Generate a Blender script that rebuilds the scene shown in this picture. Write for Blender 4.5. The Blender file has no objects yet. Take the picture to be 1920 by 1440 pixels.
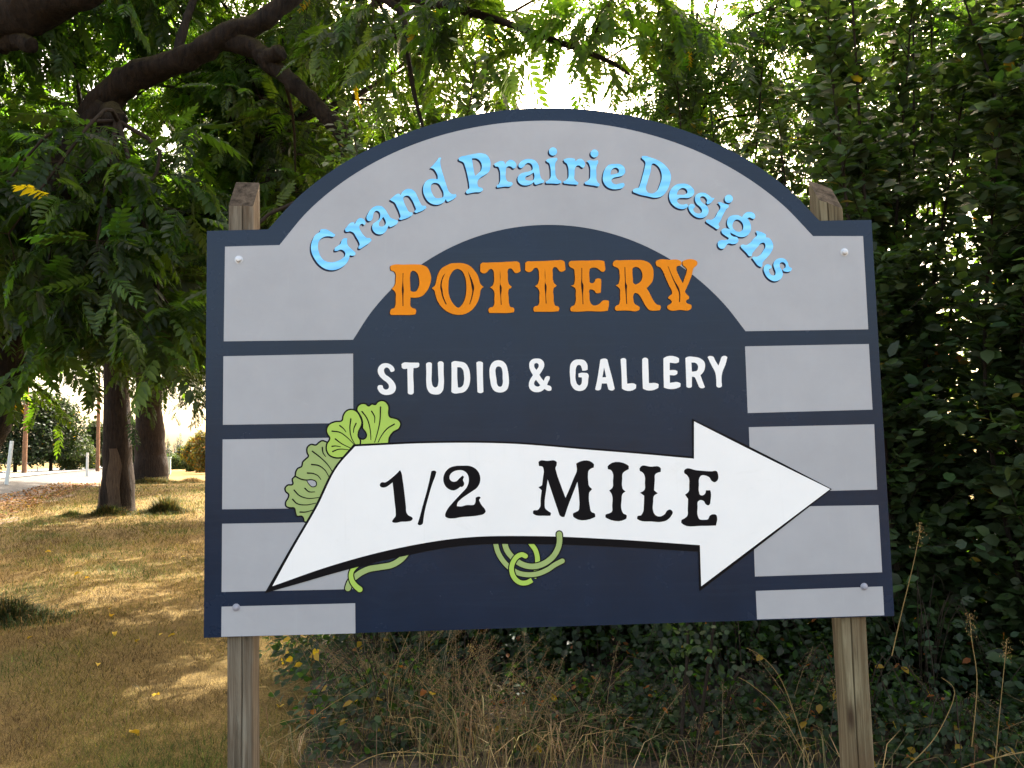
import bpy, bmesh, math, random
import numpy as np
from mathutils import Vector, Matrix
rng = np.random.default_rng(7)
random.seed(7)
S = bpy.context.scene
COL = S.collection

# ------------------------------------------------------------------ camera, sky, sun, exposure
EYE = np.array([0.0, 0.0, 1.6])
PITCH, ROLL, FPX = 0.07975, -0.02417, 1553.0
_f0, _r0, _u0 = np.array([0, 1.0, 0]), np.array([1.0, 0, 0]), np.array([0, 0, 1.0])
FWD = _f0 * math.cos(PITCH) + _u0 * math.sin(PITCH)
_u1 = -_f0 * math.sin(PITCH) + _u0 * math.cos(PITCH)
RGT = _r0 * math.cos(ROLL) + _u1 * math.sin(ROLL)
UPV = -_r0 * math.sin(ROLL) + _u1 * math.cos(ROLL)
cam_d = bpy.data.cameras.new('camera')
cam = bpy.data.objects.new('camera', cam_d)
COL.objects.link(cam)
M = Matrix.Identity(4)
for i in range(3):
    M[i][0], M[i][1], M[i][2], M[i][3] = RGT[i], UPV[i], -FWD[i], EYE[i]
cam.matrix_world = M
cam_d.sensor_width = 36.0
cam_d.lens = FPX / 1920 * 36
cam_d.clip_start, cam_d.clip_end = 0.05, 2000
S.camera = cam

SUN_EL, SUN_AZ = math.radians(46), math.radians(16)      # azimuth measured from +Y (view direction) towards +X
world = bpy.data.worlds.new('World')
S.world = world
world.use_nodes = True
wn = world.node_tree
for n in list(wn.nodes): wn.nodes.remove(n)
wo = wn.nodes.new('ShaderNodeOutputWorld')
bg = wn.nodes.new('ShaderNodeBackground')
sky = wn.nodes.new('ShaderNodeTexSky')
sky.sky_type = 'NISHITA'
sky.sun_disc = False
sky.sun_elevation = SUN_EL
sky.sun_rotation = SUN_AZ
sky.air_density, sky.dust_density, sky.ozone_density = .75, 5.5, .6
bg.inputs['Strength'].default_value = 0.13
tint_ = wn.nodes.new('ShaderNodeMix'); tint_.data_type = 'RGBA'; tint_.blend_type = 'MULTIPLY'      # warm white balance multiplied into the sky colour
tint_.inputs[0].default_value = 1.0; tint_.inputs[7].default_value = (1.13, .99, .75, 1)
wn.links.new(sky.outputs[0], tint_.inputs[6]); wn.links.new(tint_.outputs[2], bg.inputs['Color'])
wn.links.new(bg.outputs[0], wo.inputs['Surface'])

sun_d = bpy.data.lights.new('sun', 'SUN')
sun_d.energy, sun_d.angle = 2.9, math.radians(0.5)
sun_d.color = (1.0, 0.94, 0.82)
sun = bpy.data.objects.new('sun', sun_d)
COL.objects.link(sun)
_sv = Vector((math.sin(SUN_AZ) * math.cos(SUN_EL), math.cos(SUN_AZ) * math.cos(SUN_EL), math.sin(SUN_EL)))
sun.rotation_euler = _sv.to_track_quat('Z', 'Y').to_euler()
sun.location = (0, 0, 30)
S.view_settings.view_transform = 'Standard'
S.view_settings.look = 'None'
S.view_settings.gamma = 1
S.view_settings.use_curve_mapping = False
S.view_settings.exposure = 3.12

# ------------------------------------------------------------------ helpers
def sm(a, b, x):
    t = np.clip((np.asarray(x, float) - a) / (b - a), 0, 1)
    return t * t * (3 - 2 * t)
def ground_z(x, y):
    x, y = np.asarray(x, float), np.asarray(y, float)
    L = -.94 * x - .34 * y
    s = -.34 * x + .94 * y
    rise = .45 * sm(14, 46, s)
    bump = .03 * np.sin(x * 1.3 + .4 * y) * np.sin(y * .9 + 1) + .02 * np.sin(2.9 * x + 1.7 * y)
    z = rise + bump * sm(60, 20, s)
    top = .78
    z = z + (top - z) * sm(5.4, 9.2, L)
    z = z - .5 * sm(18.5, 23, L)
    return z
def ray(px, py):
    d = FWD + RGT * (px - 960) / FPX - UPV * (py - 720) / FPX
    return d
def at(px, py, Y):
    d = ray(px, py)
    return EYE + d * (Y / d[1])
def hit(px, py):
    """the point of the ground seen at that place of the photograph"""
    d = ray(px, py)
    t = 2.0
    while t < 900:
        P = EYE + d * t
        if P[2] <= ground_z(P[0], P[1]): break
        t *= 1.004
    return EYE + d * t
def project(P):
    d = P - EYE
    w = d @ FWD
    w = np.where(w < .05, .05, w)
    return 960 + FPX * (d @ RGT) / w, 720 - FPX * (d @ UPV) / w, d @ FWD

def tag(o, label=None, cat=None, group=None, kind=None):
    if label: o['label'] = label
    if cat: o['category'] = cat
    if group: o['group'] = group
    if kind: o['kind'] = kind
    return o
def empty(name, loc=(0, 0, 0), label=None, cat=None, group=None, rz=0):
    o = bpy.data.objects.new(name, None)
    o.location = loc
    o.rotation_euler = (0, 0, rz)
    o.empty_display_size = .2
    COL.objects.link(o)
    return tag(o, label, cat, group)
def link(name, me, mat=None, parent=None, kind=None):
    o = bpy.data.objects.new(name, me)
    COL.objects.link(o)
    if mat is not None and len(me.materials) == 0: me.materials.append(mat)
    if parent is not None: o.parent = parent
    if kind: o['kind'] = kind
    return o
def np_mesh(name, V, T, tint=None, smooth=False):
    """mesh of triangles from arrays; tint = one colour per triangle"""
    V = np.ascontiguousarray(V, np.float32); T = np.ascontiguousarray(T, np.int32)
    me = bpy.data.meshes.new(name)
    me.vertices.add(len(V)); me.vertices.foreach_set('co', V.ravel())
    me.loops.add(T.size); me.loops.foreach_set('vertex_index', T.ravel())
    me.polygons.add(len(T))
    me.polygons.foreach_set('loop_start', np.arange(0, T.size, 3, dtype=np.int32))
    me.polygons.foreach_set('loop_total', np.full(len(T), 3, np.int32))
    if smooth: me.polygons.foreach_set('use_smooth', np.ones(len(T), bool))
    if tint is not None:
        a = me.attributes.new('tint', 'FLOAT_COLOR', 'FACE')
        c = np.ones((len(T), 4), np.float32); c[:, :3] = tint
        a.data.foreach_set('color', c.ravel())
    me.update(calc_edges=True)
    return me
class Soup:
    def __init__(s): s.V, s.T, s.C, s.n = [], [], [], 0
    def add(s, V, T, C):
        s.V.append(V); s.T.append(np.asarray(T) + s.n); s.C.append(np.broadcast_to(C, (len(T), 3))); s.n += len(V)
    def mesh(s, name, origin=(0, 0, 0), smooth=False):
        return np_mesh(name, np.concatenate(s.V) - np.asarray(origin), np.concatenate(s.T), np.concatenate(s.C), smooth)
def batch(soup, tv, tt, pos, R, scale, cols):
    """many copies of one small template: R (N,3,3) columns are its axes, scale (N,), cols (N,3)"""
    N = len(pos)
    if N == 0: return
    V = np.einsum('nij,kj->nki', R * scale[:, None, None], tv) + pos[:, None, :]
    T = tt[None] + (np.arange(N) * len(tv))[:, None, None]
    soup.add(V.reshape(-1, 3), T.reshape(-1, 3), np.repeat(cols, len(tt), 0))
def unit(v): return v / np.maximum(np.linalg.norm(v, axis=-1, keepdims=True), 1e-9)
def frames(axis, up):
    """columns x, y = axis, z near up"""
    y = unit(axis); z = unit(up - (up * y).sum(-1, keepdims=True) * y); x = np.cross(y, z)
    return np.stack([x, y, z], -1)
def tube(P, rad, sides=8, wob=0.0, cap=True):
    """tube along points P; returns V, T"""
    P = np.asarray(P, float); rad = np.broadcast_to(np.asarray(rad, float), (len(P),))
    t = unit(np.gradient(P, axis=0))
    ref = np.array([0, 1.0, 0]) if abs(t[0][1]) < .9 else np.array([1.0, 0, 0])
    V = []
    for i in range(len(P)):
        a = unit(np.cross(t[i], ref)); b = np.cross(a, t[i]); ref = -b if False else ref
        th = np.arange(sides) * 2 * math.pi / sides
        r = rad[i] * (1 + wob * (rng.uniform(-.6, .6, sides) + .8 * np.sin(th * 3 + .55 * i) + .9 * math.sin(i * .9 + 1.7 * math.sin(i * .37))))
        V.append(P[i] + np.outer(np.cos(th) * r, a) + np.outer(np.sin(th) * r, b))
    V = np.concatenate(V); T = []
    for i in range(len(P) - 1):
        for k in range(sides):
            a, b = i * sides + k, i * sides + (k + 1) % sides
            T += [(a, b, b + sides), (a, b + sides, a + sides)]
    if cap:
        V = np.vstack([V, P[-1:]]); c = len(V) - 1; o = (len(P) - 1) * sides
        T += [(o + k, o + (k + 1) % sides, c) for k in range(sides)]
    return V, np.array(T)
def smooth_path(P, n):
    P = np.asarray(P, float); k = len(P)
    u = np.linspace(0, k - 1, n); i = np.minimum(u.astype(int), k - 2); f = (u - i)[:, None]
    p0, p1, p2, p3 = P[np.maximum(i - 1, 0)], P[i], P[i + 1], P[np.minimum(i + 2, k - 1)]
    return .5 * (2 * p1 + (p2 - p0) * f + (2 * p0 - 5 * p1 + 4 * p2 - p3) * f ** 2 + (3 * p1 - p0 - 3 * p2 + p3) * f ** 3)

# ------------------------------------------------------------------ materials
def new_mat(name):
    m = bpy.data.materials.new(name); m.use_nodes = True
    nt = m.node_tree
    b = nt.nodes['Principled BSDF']
    return m, nt, b
def N(nt, kind, **kw):
    n = nt.nodes.new(kind)
    for k, v in kw.items():
        if k in n.inputs: n.inputs[k].default_value = v
        else: setattr(n, k, v)
    return n
def ramp(nt, fac, stops):
    r = nt.nodes.new('ShaderNodeValToRGB')
    e = r.color_ramp.elements
    while len(e) < len(stops): e.new(.5)
    for i, (p, c) in enumerate(stops):
        e[i].position = p; e[i].color = (*c, 1)
    nt.links.new(fac, r.inputs[0])
    return r.outputs[0]
def noise(nt, scale, detail=4, rough=.6, vec=None, dist=0):
    n = N(nt, 'ShaderNodeTexNoise', Scale=scale, Detail=detail, Roughness=rough, Distortion=dist)
    if vec is not None: nt.links.new(vec, n.inputs['Vector'])
    return n.outputs['Fac']
def objco(nt, scale=(1, 1, 1)):
    t = nt.nodes.new('ShaderNodeTexCoord'); m = N(nt, 'ShaderNodeMapping'); m.inputs['Scale'].default_value = scale
    nt.links.new(t.outputs['Object'], m.inputs[0]); return m.outputs[0]
def bump(nt, b, h, strength=.3, dist=.01):
    n = N(nt, 'ShaderNodeBump', Strength=strength, Distance=dist)
    nt.links.new(h, n.inputs['Height']); nt.links.new(n.outputs[0], b.inputs['Normal'])
def mixc(nt, fac, a, b, mode='MIX'):
    m = nt.nodes.new('ShaderNodeMix'); m.data_type = 'RGBA'; m.blend_type = mode
    for s, v in ((0, fac), (6, a), (7, b)):
        if isinstance(v, (int, float)): m.inputs[s].default_value = v
        elif isinstance(v, tuple): m.inputs[s].default_value = (*v, 1)
        else: nt.links.new(v, m.inputs[s])
    return m.outputs[2]
def plain(name, col, rough=.6, metal=0, var=.12, scale=8, spec=.5, bstr=0.0):
    m, nt, b = new_mat(name)
    f = noise(nt, scale, 5, .6, objco(nt))
    lo, hi = tuple(c * (1 - var) for c in col), tuple(min(1, c * (1 + var)) for c in col)
    nt.links.new(ramp(nt, f, [(.3, lo), (.7, hi)]), b.inputs['Base Color'])
    b.inputs['Roughness'].default_value = rough; b.inputs['Metallic'].default_value = metal
    b.inputs['Specular IOR Level'].default_value = spec
    if bstr: bump(nt, b, noise(nt, scale * 12, 3, .6, objco(nt)), bstr, .002)
    return m
def leafy(name, trans=.48, rough=.5, spec=.35, tmul=(4.2, 4.9, .7)):
    """leaf: colour from the leaf's own tint, light passes through the blade"""
    m, nt, b = new_mat(name)
    a = N(nt, 'ShaderNodeAttribute', attribute_name='tint')
    out = nt.nodes['Material Output']
    nt.links.new(a.outputs['Color'], b.inputs['Base Color'])
    b.inputs['Roughness'].default_value = rough
    b.inputs['Specular IOR Level'].default_value = spec
    t = nt.nodes.new('ShaderNodeBsdfTranslucent')
    nt.links.new(mixc(nt, 1.0, a.outputs['Color'], tmul, 'MULTIPLY'), t.inputs['Color'])
    mx = nt.nodes.new('ShaderNodeMixShader'); mx.inputs[0].default_value = trans
    nt.links.new(b.outputs[0], mx.inputs[1]); nt.links.new(t.outputs[0], mx.inputs[2])
    nt.links.new(mx.outputs[0], out.inputs['Surface'])
    return m
def bark(name, dark, light, moss=None, vs=9):
    m, nt, b = new_mat(name)
    co = objco(nt, (vs, vs, 1.6))
    f = noise(nt, 2.2, 6, .7, co, .6)
    c = ramp(nt, f, [(.32, dark), (.52, tuple((p + q) / 2 for p, q in zip(dark, light))), (.72, light)])
    if moss:
        g = nt.nodes.new('ShaderNodeNewGeometry'); sp = nt.nodes.new('ShaderNodeSeparateXYZ')
        nt.links.new(g.outputs['Normal'], sp.inputs[0])
        mr = N(nt, 'ShaderNodeMapRange'); mr.inputs[1].default_value = .2; mr.inputs[2].default_value = .9
        nt.links.new(sp.outputs['Z'], mr.inputs[0])
        mm = N(nt, 'ShaderNodeMath', operation='MULTIPLY')
        nt.links.new(mr.outputs[0], mm.inputs[0]); nt.links.new(noise(nt, 5, 3, .6, objco(nt)), mm.inputs[1])
        c = mixc(nt, mm.outputs[0], c, moss)
    nt.links.new(c, b.inputs['Base Color'])
    b.inputs['Roughness'].default_value = .92; b.inputs['Specular IOR Level'].default_value = .2
    bump(nt, b, f, 1.0, .07)
    return m

def paint(name, col, rough=.42, var=.06, spec=.5, smear=None, grain=False):
    """outdoor sign enamel: brushed on plywood, faint grain, a little dust"""
    m, nt, b = new_mat(name)
    f = noise(nt, 3.0, 5, .65, objco(nt))
    g = noise(nt, 40, 3, .6, objco(nt, (1, 1, 5)))
    c = ramp(nt, f, [(.3, tuple(x * (1 - var) for x in col)), (.7, tuple(min(1, x * (1 + var)) for x in col))])
    if smear:
        s = ramp(nt, noise(nt, 4.2, 6, .75, objco(nt, (1, 1, 2)), 1.2), [(.60, (0, 0, 0)), (.80, (1, 1, 1))])
        mu = mixc(nt, .34, (0, 0, 0), s)
        c = mixc(nt, mu, c, smear)
        d = ramp(nt, noise(nt, 3.0, 5, .7, objco(nt, (16, 16, .8)), .3), [(.60, (0, 0, 0)), (.82, (.22, .22, .22))])      # dried runs of rain
        c = mixc(nt, d, c, smear)
    if grain:                                                                        # the plywood's grain shows through
        gr = ramp(nt, noise(nt, 2.0, 5, .7, objco(nt, (1.2, 1, 34)), .5), [(.52, (0, 0, 0)), (.74, (.32, .32, .32))])
        c = mixc(nt, gr, c, smear)
    nt.links.new(c, b.inputs['Base Color'])
    rr = N(nt, 'ShaderNodeMapRange'); rr.inputs[3].default_value = rough - .06; rr.inputs[4].default_value = rough + .10
    nt.links.new(f, rr.inputs[0]); nt.links.new(rr.outputs[0], b.inputs['Roughness'])
    b.inputs['Specular IOR Level'].default_value = spec
    h = noise(nt, 260, 2, .5, objco(nt))
    ad = N(nt, 'ShaderNodeMath', operation='ADD'); nt.links.new(g, ad.inputs[0]); nt.links.new(h, ad.inputs[1])
    bump(nt, b, ad.outputs[0], .10, .0012)
    return m
NAVY = paint('navy_paint', (.0032, .0122, .034), .24, .20, .25, (.013, .027, .052), True)
GREY = paint('grey_paint', (.350, .350, .372), .42, .07, .3, (.44, .44, .455))
WHITEP = paint('white_paint', (.80, .785, .78), .5, .03, .3, (.62, .60, .56))
BLACKP = paint('black_paint', (.004, .003, .004), .6, .1, .1)
MAROON = paint('maroon_paint', (.014, .004, .006), .6, .1, .1)
SHADOWP = paint('shadow_line_paint', (.012, .016, .038), .6, .1, .12)
ORANGEP = paint('orange_paint', (.70, .215, .002), .5, .08, .15)
LIME = paint('lime_paint', (.36, .52, .085), .5, .05, .25)
SAGE = paint('sage_paint', (.30, .385, .135), .5, .05, .25)
def foil():
    m, nt, b = new_mat('blue_foil')
    w = N(nt, 'ShaderNodeTexWave', Scale=2.6, Distortion=9.0, Detail=2.5); w.bands_direction = 'Z'
    nt.links.new(objco(nt, (1.2, 1, 3.2)), w.inputs['Vector'])
    nt.links.new(ramp(nt, w.outputs['Fac'], [(.2, (.15, .53, .95)), (.8, (.21, .61, .98))]), b.inputs['Base Color'])
    b.inputs['Metallic'].default_value = .05; b.inputs['Roughness'].default_value = .35
    bump(nt, b, w.outputs['Fac'], .3, .004)
    return m
FOIL = foil()

# sign artwork in millimetres on the board: x from its centre line, z up from its lower edge; * marks a sharp corner
BLUE = [('G', ['-808.4,1440.6* -790.4,1440.3 -772.4,1430.6 -756.4,1419.2* -759.7,1413.5 -778.5,1414.2 -792.6,1413.2 -806.6,1406.5 -816.7,1394.3 -819.2,1380.0 -816.9,1359.5 -809.0,1338.9 -793.1,1323.1 -773.1,1317.8 -751.1,1321.5 -733.0,1330.6 -721.7,1342.3 -720.8,1351.7 -726.8,1360.0 -736.8,1364.3 -750.8,1359.6 -759.6,1360.1* -758.8,1368.7 -746.7,1378.8 -738.6,1384.8 -732.5,1399.1 -724.4,1405.9 -713.2,1405.7* -714.1,1394.7 -712.5,1382.3 -700.6,1367.8 -684.7,1353.1* -684.8,1344.9 -692.8,1341.0 -704.8,1343.2* -709.0,1326.9 -721.2,1308.7 -739.3,1296.0 -765.3,1289.1 -793.3,1294.5 -815.2,1310.4 -833.0,1335.2 -842.9,1359.9 -844.0,1380.4 -838.7,1400.8 -828.6,1419.1 -812.5,1430.0*']), ('r', ['-721.3,1439.2* -716.0,1446.1 -707.9,1456.3 -699.0,1463.6 -688.5,1464.2* -685.4,1456.7* -679.6,1468.2 -669.5,1478.8 -657.4,1478.2 -648.2,1467.7 -647.5,1457.4 -651.6,1454.1 -657.6,1458.8 -663.6,1457.2 -669.0,1449.5 -668.6,1441.2 -663.9,1430.9 -652.0,1414.2 -642.0,1405.8 -632.0,1405.6* -626.0,1399.4 -632.1,1389.2 -648.3,1377.1 -664.5,1366.7* -672.5,1367.3 -672.5,1373.4 -668.4,1381.6 -670.3,1389.8 -680.2,1408.5 -692.1,1427.2 -704.1,1431.5 -712.2,1429.6 -718.2,1430.9']), ('a', ['-642.5,1477.9 -637.1,1496.4 -624.8,1513.6 -606.5,1524.1 -588.4,1522.6 -574.4,1509.9 -564.5,1493.2 -554.6,1478.6 -540.5,1472.2 -528.5,1467.9* -530.6,1459.6 -542.8,1449.5 -558.2,1443.6* -562.2,1450.7* -567.1,1441.7 -573.3,1429.4 -587.5,1419.3 -603.6,1419.6 -617.6,1430.1 -622.7,1442.6 -619.4,1456.9 -609.2,1465.0 -597.0,1475.2 -592.8,1489.5 -596.7,1502.0 -606.7,1506.3 -614.9,1500.2 -619.0,1487.9 -621.1,1477.6 -627.3,1469.4 -635.3,1468.3', '-582.0,1483.2* -574.8,1470.7 -573.0,1458.3 -579.1,1450.1 -589.2,1447.0 -597.3,1450.4 -598.4,1458.7 -591.0,1470.9']), ('n', ['-557.0,1547.0* -549.6,1553.1 -533.3,1566.1 -525.1,1568.5 -518.3,1563.4* -510.9,1575.3 -494.5,1585.5 -478.3,1584.4 -464.3,1572.6 -456.4,1555.8 -446.6,1532.9 -438.7,1522.4 -428.6,1522.2* -424.6,1515.9 -432.9,1507.8 -461.4,1495.8* -468.6,1500.0 -463.2,1508.2 -467.1,1522.8 -478.8,1547.9 -488.8,1559.6 -500.9,1559.8 -508.3,1552.5 -507.3,1542.1 -497.5,1517.0 -487.6,1500.3 -475.5,1496.8* -475.6,1489.8 -485.9,1481.7 -516.3,1470.6* -524.4,1473.2 -519.4,1482.2 -521.3,1492.6 -531.8,1519.6 -541.7,1537.2 -549.7,1541.5']), ('d', ['-408.1,1663.5* -399.8,1671.7 -385.3,1688.3 -375.7,1701.5* -368.7,1701.4 -370.9,1692.3 -370.1,1671.3 -361.7,1637.8 -348.3,1591.7 -342.5,1574.9 -328.4,1563.5 -316.3,1563.3* -314.3,1557.0 -322.6,1547.6 -345.2,1535.5* -349.2,1537.6 -353.1,1546.0* -359.4,1535.7 -375.8,1526.4 -396.1,1525.9 -416.2,1536.5 -430.1,1557.5 -435.8,1580.5 -432.2,1601.2 -419.0,1617.7 -398.6,1622.4 -382.3,1620.5* -381.4,1629.7 -388.0,1648.6 -395.9,1659.1', '-398.8,1605.8 -380.6,1604.7 -368.7,1587.8 -360.9,1566.9 -363.1,1554.4 -375.4,1549.6 -389.6,1550.7 -401.5,1565.4 -407.3,1584.2 -406.3,1598.8']), ('P', ['-304.0,1697.6* -297.7,1703.0 -277.2,1707.8 -248.5,1713.7 -219.8,1716.2 -199.5,1708.8 -188.5,1689.8 -187.3,1668.8 -192.7,1647.9 -209.3,1633.5 -225.9,1623.3 -235.1,1613.0 -236.5,1602.6 -232.7,1590.0 -220.5,1585.7* -216.6,1579.3 -222.9,1572.3 -247.4,1569.4 -273.9,1564.4* -279.1,1569.8 -274.9,1578.1 -267.4,1584.3 -267.1,1598.8 -271.4,1628.1 -280.1,1665.9 -286.7,1682.7 -296.0,1687.9 -302.0,1690.5', '-255.0,1697.0* -238.6,1696.7 -224.5,1686.1 -218.8,1667.1 -223.3,1650.4 -235.8,1638.1 -244.1,1631.1* -246.7,1640.3 -251.4,1669.7']), ('r', ['-173.7,1674.9* -163.3,1681.0 -146.8,1685.9 -136.7,1682.8 -133.6,1673.1* -126.5,1682.6 -114.0,1689.6 -99.8,1684.4 -91.9,1671.7 -96.3,1659.2 -103.3,1657.2 -109.7,1662.7 -120.7,1665.8 -129.0,1659.6 -131.5,1642.9 -132.0,1622.0 -126.1,1609.3 -111.9,1605.8* -107.1,1600.7 -112.3,1591.6 -136.8,1589.4 -163.4,1585.7* -166.2,1591.1 -158.2,1599.4 -153.5,1609.7 -152.2,1630.6 -153.8,1651.6 -159.6,1664.2 -169.8,1666.5']), ('a', ['-83.9,1665.3 -77.4,1679.9 -60.7,1690.1 -40.2,1692.0 -21.9,1685.4 -11.2,1670.6 -7.6,1649.5 -4.9,1628.5 0.9,1615.1 8.9,1609.5* 7.5,1603.2 -5.7,1599.2 -20.2,1594.4* -26.2,1597.4 -28.1,1605.8* -38.5,1597.6 -57.1,1592.5 -75.4,1596.1 -87.3,1608.8 -87.8,1623.4 -78.5,1635.9 -61.9,1641.9 -43.4,1645.8 -33.0,1652.0 -32.7,1664.6 -38.6,1674.3 -48.7,1677.4 -57.0,1673.3 -65.5,1662.9 -75.9,1658.0', '-28.4,1641.4* -26.3,1624.7 -32.0,1612.2 -46.4,1610.3 -60.5,1615.9 -58.3,1625.1 -43.8,1631.2']), ('i', ['18.0,1687.0* 25.5,1691.1 42.0,1694.2 57.7,1695.7* 60.4,1690.6 53.1,1678.1 51.0,1648.7 53.2,1623.5 60.3,1612.9 70.4,1608.6* 72.3,1602.3 63.9,1598.2 39.3,1598.6 16.8,1598.9* 14.9,1604.0 24.1,1611.4 31.7,1619.6 34.4,1640.6 32.9,1661.6 28.4,1676.3 21.1,1680.6', '45.2,1735.0 55.8,1730.2 60.0,1719.2 55.2,1708.4 44.4,1703.9 33.8,1708.6 29.6,1719.6 34.4,1730.5']), ('r', ['83.0,1688.2* 93.4,1692.3 111.9,1693.3 124.2,1690.6* 127.2,1681.3* 134.4,1687.5 146.8,1690.3 158.9,1680.9 161.3,1666.1 154.0,1656.5 147.9,1659.1 141.9,1664.3 131.6,1664.4 125.2,1656.1 121.6,1630.9 121.0,1614.2 127.8,1605.7 134.6,1601.4* 133.6,1595.1 117.2,1594.1 82.4,1598.0* 79.7,1603.0 89.7,1610.4 97.4,1618.7 100.0,1639.6 98.6,1660.7 94.0,1673.3 86.0,1679.7']), ('i', ['168.4,1681.6* 177.5,1684.0 198.1,1682.4 210.5,1684.4* 211.1,1676.8 204.9,1663.4 202.5,1629.8 203.1,1608.8 207.7,1599.5 213.7,1594.0* 212.3,1587.7 190.9,1588.9 160.3,1593.5* 158.4,1599.0 169.7,1607.2 177.4,1615.5 180.1,1634.3 180.0,1659.5 176.3,1671.4', '198.6,1725.0 208.8,1720.2 213.0,1709.6 208.1,1699.1 197.6,1694.6 187.5,1699.4 183.3,1710.0 188.1,1720.5']), ('e', ['271.8,1668.8 292.4,1667.2 306.5,1655.7 310.0,1638.8 301.3,1626.3 282.6,1620.3 265.9,1616.3 257.4,1608.0 261.2,1597.5 273.3,1591.9 287.9,1595.0 301.5,1596.9* 305.5,1591.4 299.7,1580.2 281.0,1574.1 256.3,1575.3 236.1,1587.4 226.5,1606.4 227.2,1627.4 234.0,1648.3 249.0,1664.9', '263.0,1650.0 277.6,1654.8 285.6,1647.6 285.2,1637.0 272.6,1630.9 254.8,1628.2* 256.4,1639.6']), ('D', ['374.5,1696.9* 384.9,1698.0 407.4,1691.0 431.9,1681.4 456.0,1664.2 473.8,1640.7 479.0,1617.5 473.9,1592.3 460.4,1563.1 441.1,1544.5 418.2,1539.4 389.5,1545.3 360.9,1552.0 336.5,1561.6* 336.0,1569.1 345.3,1575.3 355.7,1577.2 364.5,1593.9 373.8,1623.2 383.3,1656.7 386.0,1673.5 380.2,1682.9 373.0,1690.6', '415.7,1668.9 431.1,1660.3 441.9,1641.2 445.1,1618.0 436.6,1588.7 423.2,1563.7 406.4,1555.5 390.1,1560.8 384.4,1572.6 390.7,1597.7 403.2,1635.4']), ('e', ['515.2,1590.9 535.9,1589.3 554.0,1578.5 563.7,1561.6 558.9,1547.0 544.1,1537.5 521.3,1537.0 504.7,1535.2 498.2,1526.9 503.9,1516.4 518.2,1511.9 533.6,1514.6* 538.3,1507.5 530.0,1498.4 519.6,1495.2 503.2,1497.5 483.1,1510.4 470.7,1531.5 470.4,1554.6 481.5,1575.4 496.4,1587.0', '506.0,1566.6 522.8,1574.8 535.0,1568.3 537.9,1557.8 528.0,1549.5 511.5,1548.9 498.6,1549.1* 500.7,1558.3']), ('s', ['637.9,1534.5* 632.6,1527.0 619.6,1514.6 611.2,1511.4* 607.3,1516.9 609.7,1525.2 604.1,1537.9 593.9,1542.3 585.5,1538.2 585.0,1527.7 594.8,1515.0 608.8,1504.3 613.5,1487.5 607.4,1470.8 592.5,1461.4 573.9,1461.7 553.8,1473.7 542.1,1490.7 539.8,1505.3 549.3,1513.6 559.5,1511.3 563.3,1502.9 556.7,1494.6 560.4,1484.1 572.6,1477.6 585.0,1479.5 589.6,1489.9 583.9,1500.5 570.0,1515.4 564.5,1532.2 569.3,1546.8 584.1,1555.0 604.7,1553.4 618.8,1544.0 628.8,1535.4']), ('i', ['648.7,1517.5* 657.1,1519.1 671.4,1513.8 687.7,1509.4* 689.5,1503.1 678.6,1490.6 665.2,1467.8 654.7,1447.1 648.0,1435.5 652.1,1425.4* 644.3,1417.2 632.2,1424.5 604.2,1443.7* 602.4,1450.0 608.7,1454.1 621.1,1452.6 631.6,1457.9 647.1,1480.7 658.4,1501.4 654.6,1509.9', '691.5,1546.7 702.1,1541.9 706.1,1530.9 701.1,1520.1 690.1,1515.6 679.5,1520.4 675.5,1531.4 680.5,1542.2']), ('g', ['736.5,1461.7* 744.0,1470.8 754.7,1479.0 771.4,1479.6 783.5,1472.3 786.3,1461.7 780.5,1453.5 773.5,1455.7 764.2,1460.0 756.9,1455.5* 763.5,1445.4 768.1,1428.6 767.3,1411.8 759.2,1397.4 742.1,1387.2 721.5,1388.4 705.3,1396.2 690.4,1404.7* 692.9,1394.3 700.9,1389.1 715.2,1385.6 720.1,1375.1 714.2,1364.8 699.6,1360.8 681.1,1363.2 672.5,1355.0 663.8,1344.8 651.4,1345.0 642.5,1357.6 644.3,1370.1 654.9,1376.2 669.3,1375.9 684.0,1381.9 672.1,1392.5 660.2,1403.2 658.6,1413.6 667.1,1419.7 679.5,1419.5 689.7,1416.4* 682.1,1429.9 680.8,1446.7 689.8,1463.3 708.7,1469.2 725.2,1467.7', '716.2,1452.4 732.5,1445.8 740.1,1431.1 737.2,1414.4 724.4,1406.3 710.1,1410.7 700.4,1423.4 703.3,1442.1']), ('n', ['786.7,1409.4* 794.8,1407.2 813.2,1400.7 823.1,1392.1 821.5,1383.8* 832.9,1381.6 844.6,1366.8 847.9,1347.9 838.5,1327.3 823.2,1308.8 811.4,1296.6 804.8,1288.4 804.4,1280.1 800.8,1273.1* 792.6,1276.1 773.1,1299.3 767.3,1307.7* 771.6,1311.8 784.0,1311.6 796.7,1317.6 809.9,1334.0 819.1,1352.6 815.5,1363.1 805.1,1363.2 790.0,1348.9 776.9,1334.6 768.1,1323.5 766.9,1316.0* 759.4,1314.1 747.6,1326.7 727.9,1347.9* 727.4,1355.0 734.6,1358.2 746.9,1355.9 759.6,1361.9 777.0,1380.4 790.1,1394.8 788.3,1401.1']), ('s', ['913.2,1265.7* 909.5,1257.5 896.9,1253.6 882.5,1255.9* 880.0,1262.2 889.5,1270.3 890.1,1282.7 880.1,1290.0 869.5,1285.2 868.9,1272.7 876.4,1258.1 877.7,1241.5 866.5,1225.1 847.6,1219.2 827.4,1227.9 812.0,1248.8 808.8,1269.6 817.7,1281.9 830.1,1281.7 837.8,1271.2 828.3,1263.1 828.7,1252.7 836.4,1242.2 848.8,1242.0 852.2,1252.3 848.0,1266.9 845.5,1283.5 853.6,1297.9 870.5,1305.1 889.0,1301.5 898.7,1288.8 902.9,1274.2'])]
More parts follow.
